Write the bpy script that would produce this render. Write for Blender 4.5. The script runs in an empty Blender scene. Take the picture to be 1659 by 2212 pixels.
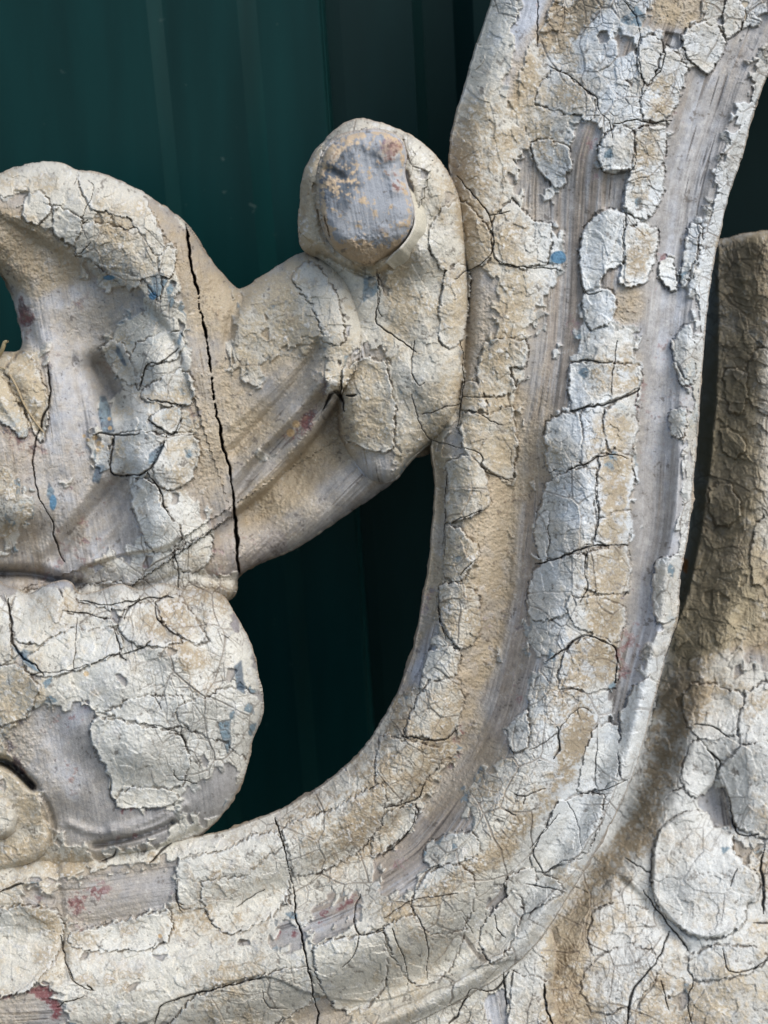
import bpy, math, random
import numpy as np
from mathutils import Vector

SC = bpy.context.scene
COL = SC.collection
rng = np.random.default_rng(11)
random.seed(4)

# ------------------------------------------------------------------ camera, sky, sun, exposure
TILT = math.radians(17)          # the camera looks down at a carving that leans back
D = 0.62                         # metres from lens to the carving's reference plane
PX = 1 / 5000.0                  # one drawing unit (a fifth of a millimetre)
CX, CY = 829.5, 1106.0
FWD = np.array([0, math.cos(TILT), -math.sin(TILT)])
UP = np.array([0, math.sin(TILT), math.cos(TILT)])
RT = np.array([1.0, 0, 0])
CAM = np.array([0.0, 0.0, 0.75])

cam_d = bpy.data.cameras.new('camera')
cam = bpy.data.objects.new('camera', cam_d)
COL.objects.link(cam)
cam.location = CAM
cam.rotation_euler = (math.pi / 2 - TILT, 0, 0)
cam_d.sensor_fit = 'VERTICAL'
cam_d.sensor_height = 24
cam_d.lens = 24 * D / (2212 * PX)
cam_d.clip_start = 0.02
cam_d.clip_end = 50
cam_d.dof.use_dof = True
cam_d.dof.focus_distance = D - 0.036
cam_d.dof.aperture_fstop = 6.3
SC.camera = cam

world = bpy.data.worlds.new('World')
SC.world = world
world.use_nodes = True
wn = world.node_tree
bg = wn.nodes['Background']
sky = wn.nodes.new('ShaderNodeTexSky')
sky.sky_type = 'NISHITA'
sky.sun_disc = False
SUN_EL, SUN_AZ = 50, 44           # azimuth from straight behind the camera, minus = from the left
sky.sun_elevation = math.radians(SUN_EL)
sky.sun_rotation = math.radians(180 - 44)
sky.air_density = 1.0
sky.dust_density = 1.5
wn.links.new(sky.outputs[0], bg.inputs[0])
bg.inputs[1].default_value = 0.145

sun_d = bpy.data.lights.new('sun', 'SUN')
sun = bpy.data.objects.new('sun', sun_d)
COL.objects.link(sun)
sun_d.energy = 1.9
sun_d.angle = math.radians(38)
sun_d.color = (1.0, 0.985, 0.965)
el, az = math.radians(SUN_EL), math.radians(SUN_AZ)
to_sun = Vector((math.sin(az) * math.cos(el), -math.cos(az) * math.cos(el), math.sin(el)))
sun.rotation_euler = to_sun.to_track_quat('Z', 'Y').to_euler()
sun.location = (0, 0, 3)

SC.view_settings.view_transform = 'Standard'
SC.view_settings.look = 'None'
SC.view_settings.gamma = 1
SC.view_settings.exposure = 0.58
SC.view_settings.use_curve_mapping = False

# ------------------------------------------------------------------ helpers
def W(px, py, h):
    """drawing units (x right, y down, h towards the lens) -> world"""
    px = np.asarray(px, float); py = np.asarray(py, float); h = np.asarray(h, float)
    dep = D - h * PX
    x = (px - CX) * PX * dep / D
    y = (CY - py) * PX * dep / D
    return CAM + x[..., None] * RT + y[..., None] * UP + dep[..., None] * FWD

Q = 1.5
X0, Y0, X1, Y1 = -42.0, -42.0, 1704.0, 2256.0
NX, NY = int((X1 - X0) / Q) + 1, int((Y1 - Y0) / Q) + 1
gx = (X0 + Q * np.arange(NX)).astype(np.float32)
gy = (Y0 + Q * np.arange(NY)).astype(np.float32)
GX, GY = np.meshgrid(gx, gy)
CQ = 6.0                                           # coarse grid for smooth fields
cnx, cny = int((X1 - X0) / CQ) + 2, int((Y1 - Y0) / CQ) + 2
cx_ = X0 + CQ * np.arange(cnx); cy_ = Y0 + CQ * np.arange(cny)
CGX, CGY = np.meshgrid(cx_, cy_)

def bil(img, fx, fy, wrap=False):
    h, w = img.shape
    if not wrap:
        fx = np.clip(fx, 0, w - 1.001); fy = np.clip(fy, 0, h - 1.001)
    x0 = np.floor(fx).astype(np.int32); y0 = np.floor(fy).astype(np.int32)
    ax = (fx - x0).astype(np.float32); ay = (fy - y0).astype(np.float32)
    if wrap:
        x1 = (x0 + 1) % w; y1 = (y0 + 1) % h; x0 = x0 % w; y0 = y0 % h
    else:
        x1 = x0 + 1; y1 = y0 + 1
    return (img[y0, x0] * (1 - ax) * (1 - ay) + img[y0, x1] * ax * (1 - ay)
            + img[y1, x0] * (1 - ax) * ay + img[y1, x1] * ax * ay)

def upc(c):
    return bil(c.astype(np.float32), (GX - X0) / CQ, (GY - Y0) / CQ)

def sm(a, b, x):
    t = np.clip((x - a) / (b - a), 0, 1)
    return t * t * (3 - 2 * t)

def blur(a, s):
    """gaussian blur through the FFT, s in cells"""
    p = int(3 * s) + 2
    b = np.pad(a, p, mode='edge')
    fy = np.fft.fftfreq(b.shape[0])[:, None]; fx = np.fft.rfftfreq(b.shape[1])[None, :]
    k = np.exp(-2 * (math.pi * s) ** 2 * (fx * fx + fy * fy))
    return np.fft.irfft2(np.fft.rfft2(b) * k, s=b.shape)[p:-p, p:-p].astype(np.float32)

NT = 1024
def tex(lo, hi, beta=1.0):
    """tileable noise with features between lo and hi cells, mean 0, deviation 1"""
    a = rng.standard_normal((NT, NT))
    fy = np.fft.fftfreq(NT)[:, None]; fx = np.fft.rfftfreq(NT)[None, :]
    f = np.sqrt(fx * fx + fy * fy) + 1e-9
    k = f ** (-beta) * np.exp(-(f * lo) ** 2) * (1 - np.exp(-(f * hi) ** 2))
    n = np.fft.irfft2(np.fft.rfft2(a) * k, s=(NT, NT))
    return ((n - n.mean()) / n.std()).astype(np.float32)
TA = tex(2, 200, 1.3); TB = tex(2, 60, 1.0); TC = tex(2, 200, 1.6)

def noise(u, v, scale, t=TA, ox=0.0, oy=0.0):
    """scale = drawing units per texture cell"""
    return bil(t, u / scale + ox, v / scale + oy, wrap=True)

def P(s, tile=0):
    ox, oy = {0: (0, 0), 1: (0, 0), 2: (829.5, 0), 3: (0, 737), 4: (829.5, 737), 5: (0, 1474.5), 6: (829.5, 1474.5)}[tile]
    k = 1.0 if tile == 0 else 0.5
    v = np.array([float(q) for q in s.replace(',', ' ').split()]).reshape(-1, 2)
    return v * k + [ox, oy]

def smooth_poly(p, closed=True, n=6):
    p = np.asarray(p, float); m = len(p); out = []
    for i in range(m if closed else m - 1):
        if closed: a, b, c, d = p[i - 1], p[i], p[(i + 1) % m], p[(i + 2) % m]
        else: a, b, c, d = p[max(i - 1, 0)], p[i], p[i + 1], p[min(i + 2, m - 1)]
        for k in range(n):
            t = k / n
            out.append(0.5 * (2 * b + (c - a) * t + (2 * a - 5 * b + 4 * c - d) * t * t + (3 * b - a - 3 * c + d) * t ** 3))
    if not closed: out.append(p[-1])
    return np.array(out)

def poly_dist(p, xx, yy, closed=True):
    """distance, arc position, side (cross sign) of the nearest segment"""
    best = np.full(xx.shape, 1e9); arc = np.zeros(xx.shape); side = np.zeros(xx.shape)
    m = len(p); L = 0
    for i in range(m if closed else m - 1):
        a = p[i]; b = p[(i + 1) % m]; e = b - a; l2 = (e * e).sum() + 1e-9; l = math.sqrt(l2)
        t = np.clip(((xx - a[0]) * e[0] + (yy - a[1]) * e[1]) / l2, 0, 1)
        dx = xx - a[0] - t * e[0]; dy = yy - a[1] - t * e[1]
        d = np.sqrt(dx * dx + dy * dy); w = d < best
        best = np.where(w, d, best); arc = np.where(w, L + t * l, arc)
        side = np.where(w, e[0] * dy - e[1] * dx, side); L += l
    return best, arc, side

def inside(p, xx, yy):
    c = np.zeros(xx.shape, bool); m = len(p)
    for i in range(m):
        x1, y1 = p[i]; x2, y2 = p[(i + 1) % m]
        if y1 == y2: continue
        c ^= ((y1 > yy) != (y2 > yy)) & (xx < (x2 - x1) * (yy - y1) / (y2 - y1) + x1)
    return c

def sdf(p):
    p = smooth_poly(p)
    d, _, _ = poly_dist(p, CGX, CGY)
    return upc(np.where(inside(p, CGX, CGY), d, -d))

def raster(polys, soft=0.0):
    out = np.zeros((NY, NX), np.float32)
    for p in polys:
        a = np.clip(((p.min(0) - [X0, Y0]) / Q).astype(int) - 1, 0, None); b = ((p.max(0) - [X0, Y0]) / Q).astype(int) + 2
        s = (slice(a[1], max(b[1], 0)), slice(a[0], max(b[0], 0)))
        if out[s].size: out[s] = np.maximum(out[s], inside(p, GX[s], GY[s]))
    return out

def craster(items, s):
    """soft coarse map from (polygon, amount)"""
    out = np.zeros(CGX.shape, np.float32)
    for p, a in items:
        out = np.where(inside(p, CGX, CGY), a, out)
    return upc(blur(out, s / CQ))

def hash2(i, j, k):
    h = (i.astype(np.int64) * 374761393 + j.astype(np.int64) * 668265263 + k * 1442695041) & 0x7fffffff
    h = ((h ^ (h >> 13)) * 1274126177) & 0x7fffffff
    h = ((h ^ (h >> 16)) * 668265263) & 0x7fffffff
    return ((h ^ (h >> 15)) & 0xffff).astype(np.float32) / 65535.0

def voronoi(u, v, su, sv, seed, jit=0.9):
    """distance to the nearest cell border (in units of the cell) plus cell ids and centres"""
    a = u / su; b = v / sv
    ia = np.floor(a).astype(np.int32); ib = np.floor(b).astype(np.int32)
    f1 = np.full(a.shape, 9e9, np.float32); f2 = f1.copy()
    c1x = np.zeros_like(f1); c1y = c1x.copy(); c2x = c1x.copy(); c2y = c1x.copy()
    ci = np.zeros(a.shape, np.int32); cj = ci.copy()
    for dj in (-1, 0, 1):
        for di in (-1, 0, 1):
            i = ia + di; j = ib + dj
            x = i + 0.5 + jit * (hash2(i, j, seed) - 0.5); y = j + 0.5 + jit * (hash2(i, j, seed + 7) - 0.5)
            d = (x - a) ** 2 + (y - b) ** 2
            n = d < f1
            m = (~n) & (d < f2)
            f2 = np.where(n, f1, np.where(m, d, f2))
            c2x = np.where(n, c1x, np.where(m, x, c2x)); c2y = np.where(n, c1y, np.where(m, y, c2y))
            f1 = np.where(n, d, f1); c1x = np.where(n, x, c1x); c1y = np.where(n, y, c1y)
            ci = np.where(n, i, ci); cj = np.where(n, j, cj)
    sep = np.sqrt((c2x - c1x) ** 2 + (c2y - c1y) ** 2) + 1e-5
    return (f2 - f1) / (2 * sep), ci, cj, c1x * su, c1y * sv, a * su - c1x * su, b * sv - c1y * sv

# ------------------------------------------------------------------ outlines
S_IN = P('1080,-60 1062,0 1040,60 1010,160 985,250 972,330 975,450 985,600 975,750 945,880 935,960 941,1050 936,1150 925,1250 905,1350 880,1440 840,1530 780,1620 700,1690 620,1740 520,1780 440,1802 300,1825 150,1850 0,1850 -70,1850')
S_OUT = P('1740,-60 1695,60 1659,150 1635,210 1600,330 1570,430 1550,520 1535,600 1520,720 1507,850 1497,1000 1485,1150 1465,1250 1460,1330 1440,1400 1410,1520 1380,1640 1330,1760 1260,1880 1190,1990 1120,2075 1010,2150 880,2215 700,2275 450,2330 200,2370 -70,2400')
STEM = np.vstack([S_IN, S_OUT[::-1]])
LEAF = P('-60,395 0,378 65,355 125,352 170,369 225,378 300,413 400,484 450,558 495,612 525,626 600,580 660,548 720,570 780,640 850,800 930,955 880,990 842,1042 760,1100 640,1180 522,1236 500,1290 400,1330 200,1330 -60,1330 -60,800 0,768 46,758 50,705 30,640 0,590 -60,540')
BUD = P('650,455 660,375 700,312 765,262 830,272 900,303 958,360 990,430 1003,510 1012,600 1010,720 1003,830 990,895 962,935 925,958 885,992 845,1038 790,1030 745,960 733,880 738,800 748,700 735,630 705,572 672,548 652,525')
DISC = P('689,420 691,365 706,322 738,297 785,284 835,286 866,305 876,340 872,375 884,420 892,460 882,505 852,543 815,565 792,572 758,560 722,532 700,490')
BALL = P('-70,1290 20,1268 60,1284 105,1262 150,1258 172,1284 215,1276 260,1262 300,1274 345,1262 400,1276 470,1282 512,1332 545,1400 562,1480 567,1540 545,1605 530,1680 490,1750 440,1803 385,1848 290,1880 180,1892 60,1895 -70,1890')
VOL = P('-70,1668 -20,1668 25,1684 62,1712 92,1742 110,1785 110,1820 90,1850 40,1872 -70,1875')
EYE = P('-60,1712 0,1716 30,1735 38,1768 24,1800 -10,1815 -60,1815')
LOWB = P('700,2320 780,2200 900,2140 1000,2080 1130,1990 1185,2010 1195,2080 1190,2150 1200,2320')
BACK1 = P('1500,524 1549,520 1600,508 1700,498 1760,498 1760,1420 1640,1470 1500,1520 1340,1560 1380,1400 1425,1280 1450,1150 1470,1000 1484,850 1490,700')
BACK2 = P('1180,2320 1182,2100 1160,2020 1230,1860 1330,1700 1380,1560 1450,1440 1540,1400 1620,1385 1760,1400 1760,2320')

sdf_stem, sdf_leaf, sdf_bud, sdf_disc = sdf(STEM), sdf(LEAF), sdf(BUD), sdf(DISC)
sdf_ball, sdf_vol, sdf_eye, sdf_low = sdf(BALL), sdf(VOL), sdf(EYE), sdf(LOWB)
sdf_b1, sdf_b2 = sdf(BACK1), sdf(BACK2)

# stem coordinates: t across (0 inner edge, 1 outer edge), s along
si, so = smooth_poly(S_IN, False), smooth_poly(S_OUT, False)
di, _, _ = poly_dist(si, CGX, CGY, False); do, _, _ = poly_dist(so, CGX, CGY, False)
MID = P('1400,-60 1330,200 1270,450 1245,700 1225,950 1210,1150 1175,1350 1100,1550 1000,1720 850,1860 650,1950 400,2000 150,2040 -70,2070')
_, sa, _ = poly_dist(smooth_poly(MID, False), CGX, CGY, False)
t_c = di / (di + do + 1e-6)
T = upc(t_c); S = upc(blur(sa, 2))

# region id of what is seen in front, for the domain the cracks run in
front_stem = (sdf_stem > 0) & (sdf_bud < 0) & (sdf_ball < 0) & (sdf_leaf < 0)
bndy = noise(GX, GY, 14, TA) ; bndx = noise(GX, GY, 14, TA, 300, 500)
U = np.where(front_stem, T * 540, GX * 0.98 + GY * 0.16)
V = np.where(front_stem, S + 5000, GY * 0.98 - GX * 0.16)
petal = (sdf_leaf > 0) & (GX > 500) & (sdf_bud < 0)
U = np.where(petal, GX * 0.72 + GY * 0.69 + 3000, U); V = np.where(petal, -GX * 0.69 + GY * 0.72, V)
U = (U + 9 * bndx).astype(np.float32); V = (V + 9 * bndy).astype(np.float32)

# ------------------------------------------------------------------ where the paint is gone
WOOD = [
 P('600,-90 770,-90 700,110 620,230 580,330 560,430 530,450 545,330 560,200 590,60', 2),
 P('835,525 905,555 915,620 915,700 950,760 945,870 905,940 850,1020 840,1080 850,1150 860,1260 820,1350 805,1490 690,1490 700,1300 770,1240 782,1100 770,980 700,960 640,950 640,880 720,880 740,830 800,790 810,700 800,640', 2),
 P('955,740 1055,735 1045,800 1030,900 1080,930 980,910 945,900 945,800', 2),
 P('1480,170 1560,160 1700,40 1700,130 1570,280 1520,400 1460,600 1405,800 1375,950 1335,960 1345,1100 1290,1210 1330,1300 1335,1490 1110,1490 1110,1400 1000,1400 990,1350 1010,1230 1130,1220 1175,1100 1190,1000 1150,960 1200,850 1212,650 1240,560 1220,520 1290,430 1310,300 1390,320 1430,260', 2),
 P('1010,170 1060,160 1065,230 1010,230', 2),
 P('1150,60 1190,-90 1380,-90 1370,90 1280,150 1270,215 1215,215 1205,140 1150,110', 2),
 P('960,1160 1030,1150 1010,1230 1130,1230 1110,1400 990,1380 995,1260 940,1240', 2),
 P('350,1160 440,1160 480,1200 460,1350 470,1490 340,1490 370,1300', 2),
 P('1540,380 1605,340 1590,400 1540,420', 2), P('640,1010 560,700 700,700 680,760', 2),
 P('640,-10 700,-10 710,60 760,70 780,-10 812,-10 812,90 808,300 740,330 710,370 700,500 720,600 680,740 650,800 645,920 700,960 640,1010 610,1180 600,1300 610,1380 700,1360 600,1490 520,1490 500,1300 550,1100 560,800 560,620 580,450 600,300 560,250 610,150 600,60', 4),
 P('1110,-10 1262,-10 1240,90 1280,190 1310,210 1300,310 1240,310 1240,400 1290,420 1290,600 1270,800 1270,920 1200,960 1160,1100 1170,1220 1100,1380 1065,1490 1010,1490 1010,1320 1050,1100 1060,900 1080,740 1090,600 1080,420 1100,290 1110,200', 4),
 P('430,560 560,610 550,1100 500,1300 470,1490 300,1490 330,1340 410,1270 420,1100 380,1040 410,930 370,850 350,780 440,730 450,650', 4),
 P('345,-10 435,-10 430,120 400,180 350,160', 4), P('260,400 325,370 335,500 250,500', 4),
 P('205,480 268,560 262,900 242,1060 180,1490 20,1490 120,1200 190,950', 4),
 P('470,-10 620,-10 610,120 590,180 545,150 530,190 550,290 500,340 420,360 330,450 340,560 380,640 200,680 180,770 120,800 130,880 80,920 -10,900 -10,740 110,640 200,500 330,300 300,-10', 6),
 P('960,200 1000,100 1010,-10 1070,-10 1040,90 1020,150 1000,190 930,240', 6),
 P('510,870 540,930 480,1000 480,1050 520,1100 470,1160 400,1165 440,1120 470,1060 460,950', 6),
 P('1370,480 1430,430 1480,460 1510,600 1480,625 1430,600 1380,540', 6),
 P('1500,690 1560,720 1640,680 1640,720 1570,760 1540,780', 6),
 P('440,1350 530,1330 540,1540 490,1540', 6), P('1240,1340 1300,1320 1330,1380 1260,1400', 6),
 P('-90,870 60,900 90,1000 240,1010 320,1090 360,1180 370,1220 560,1260 640,1330 560,1330 460,1400 450,1490 -90,1490', 1),
 P('760,950 860,1010 930,1110 980,1200 1000,1300 990,1490 830,1490 800,1300 750,1180 760,1080 710,1050 660,940 600,860 680,860', 1),
 P('60,820 130,830 120,880 60,870', 1), P('405,940 460,950 530,1020 500,1030 430,980', 1),
 P('220,-10 430,-10 480,80 500,200 430,240 400,400 345,470 400,600 480,560 560,600 580,750 630,830 570,880 350,980 330,1000 300,1050 340,1100 240,1060 80,1080 -90,1180 -90,1010 80,900 100,820 160,760 230,700 200,660 90,640 80,530 -90,520 -90,200 60,300 120,400 190,250 200,100', 3),
 P('1020,130 1080,240 1160,220 1150,100 1250,60 1380,20 1390,150 1400,240 1440,220 1480,300 1480,430 1560,460 1700,480 1700,620 1450,790 1200,930 1040,1010 1000,700 940,330 920,240 960,160', 3),
 P('840,-10 960,-10 980,60 1000,110 930,220 1000,480 1030,1000 900,990 915,850 900,700 870,690 790,640 850,500 870,330 790,290', 3),
 P('1540,60 1640,20 1700,90 1640,90 1540,110', 3),
 P('160,100 230,130 340,100 370,60 400,100 395,200 400,320 440,330 480,440 500,520 600,550 700,540 760,545 748,600 730,655 600,690 430,712 320,690 235,640 220,560 170,470 90,390 50,330 50,200 100,160', 5),
 P('60,-90 160,-120 190,-40 160,-10 120,-60', 5),
 P('250,920 340,860 420,830 640,800 760,790 730,960 530,1020 380,1055 290,1030 250,990', 5),
 P('80,870 150,880 180,920 240,930 230,960 160,950 120,920', 5),
 P('-90,1340 80,1350 140,1310 220,1320 260,1390 280,1560 -90,1560', 5),
 P('1280,1410 1370,1380 1480,1350 1490,1440 1500,1560 1280,1560', 5),
 P('1160,1100 1250,1030 1300,1060 1310,1120 1170,1130', 5),
 P('1340,1020 1400,960 1560,910 1560,1000 1430,1070 1340,1080', 5),
 P('800,480 920,440 1000,340 1060,370 1000,470 930,560 860,560 790,540', 5),
 P('1010,40 1130,60 1060,200 1020,160', 5),
 P('1560,1290 1700,1180 1700,1400 1600,1390', 4),
 P('700,320 800,290 862,310 872,400 885,460 870,520 800,560 720,520 695,440'),
]
ISLE = [
 P('1330,960 1372,980 1362,1080 1330,1190 1280,1210 1300,1100 1320,1000', 2), P('1190,1120 1250,1120 1265,1250 1220,1240 1185,1190', 2),
 P('710,990 760,980 775,1060 745,1150 710,1140', 2), P('600,610 655,620 650,700 605,690', 4), P('1110,760 1145,780 1130,835 1105,830', 4),
 P('560,850 620,830 640,870 590,890', 3), P('270,620 310,600 325,640 300,665', 3), P('440,900 510,895 500,930 450,940', 3),
 P('810,690 870,680 905,740 850,790 810,740', 3), P('1100,490 1160,470 1200,500 1130,530', 3),
 P('570,-10 590,20 575,80 545,40', 5), P('0,1640 20,1650 30,1690 0,1700'),
]
wm = raster(WOOD) * (1 - raster(ISLE))
# lost chips scattered by region (more on the left leaf, few on the stem)
# ragged, angular borders: look the map up at the centre of small shards
u2 = U + 1.3 * noise(GX, GY, 3, TB); v2 = V + 1.3 * noise(GX, GY, 3, TB, 99, 40)
e_s, i_s, j_s, ccx, ccy, lx, ly = voronoi(u2, v2, 15, 20, 3)
_, i_c, j_c, _, _, lx2, ly2 = voronoi(u2, v2, 26, 34, 13)
sx = GX - 0.4 * lx - 0.45 * lx2 + 1.0 * noise(GX, GY, 2, TB, 7, 3)
sy = GY - 0.4 * ly - 0.45 * ly2 + 1.0 * noise(GX, GY, 2, TB, 70, 33)
wood = (bil(wm, (sx - X0) / Q, (sy - Y0) / Q) > 0.5)

e_b, i_b, j_b, _, _, bx_, by_ = voronoi(U, V, 74, 96, 21)           # big plates
e_m, i_m, j_m, _, _, mx_, my_ = voronoi(U + 4 * bndy, V + 4 * bndx, 30, 42, 33)   # middle
e_h, i_h, j_h, _, _, _, _ = voronoi(U * 1.0, V, 9, 14, 55)            # hairlines
rb = hash2(i_b, j_b, 101); rm = hash2(i_m, j_m, 102); rs = hash2(i_s, j_s, 103)
rb2 = hash2(i_b, j_b, 104); rb3 = hash2(i_b, j_b, 105); rm2 = hash2(i_m, j_m, 106)
# small chips missing next to bare wood
near = blur(wood.astype(np.float32), 12)
chip = (rs < 0.50 * sm(0.04, 0.45, near)) | ((rs > 0.968) & (noise(GX, GY, 30, TA, 5, 5) > 0.0))
wood = wood | chip
# an older blue-grey coat shows where the top coat has broken further back than it
wms = blur(wm, 4.5)
oldg = 0.5 + 0.5 * np.tanh(1.5 * noise(GX, GY, 17, TA, 700, 61))
top_gone = (bil(wms, (GX - 0.95 * lx2 - 0.3 * lx - X0) / Q, (GY - 0.95 * ly2 - 0.3 * ly - Y0) / Q) > 0.55 - 0.34 * oldg)
old = top_gone & ~wood & (sdf_disc < -2)
wood = wood | (sdf_disc > -2)
paint = (~wood).astype(np.float32)
oldp = blur(old.astype(np.float32), 0.6)
pd = blur(paint, 0.6)
edge_in = blur(paint, 6)                          # 0.5 at borders, 1 well inside the paint

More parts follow.
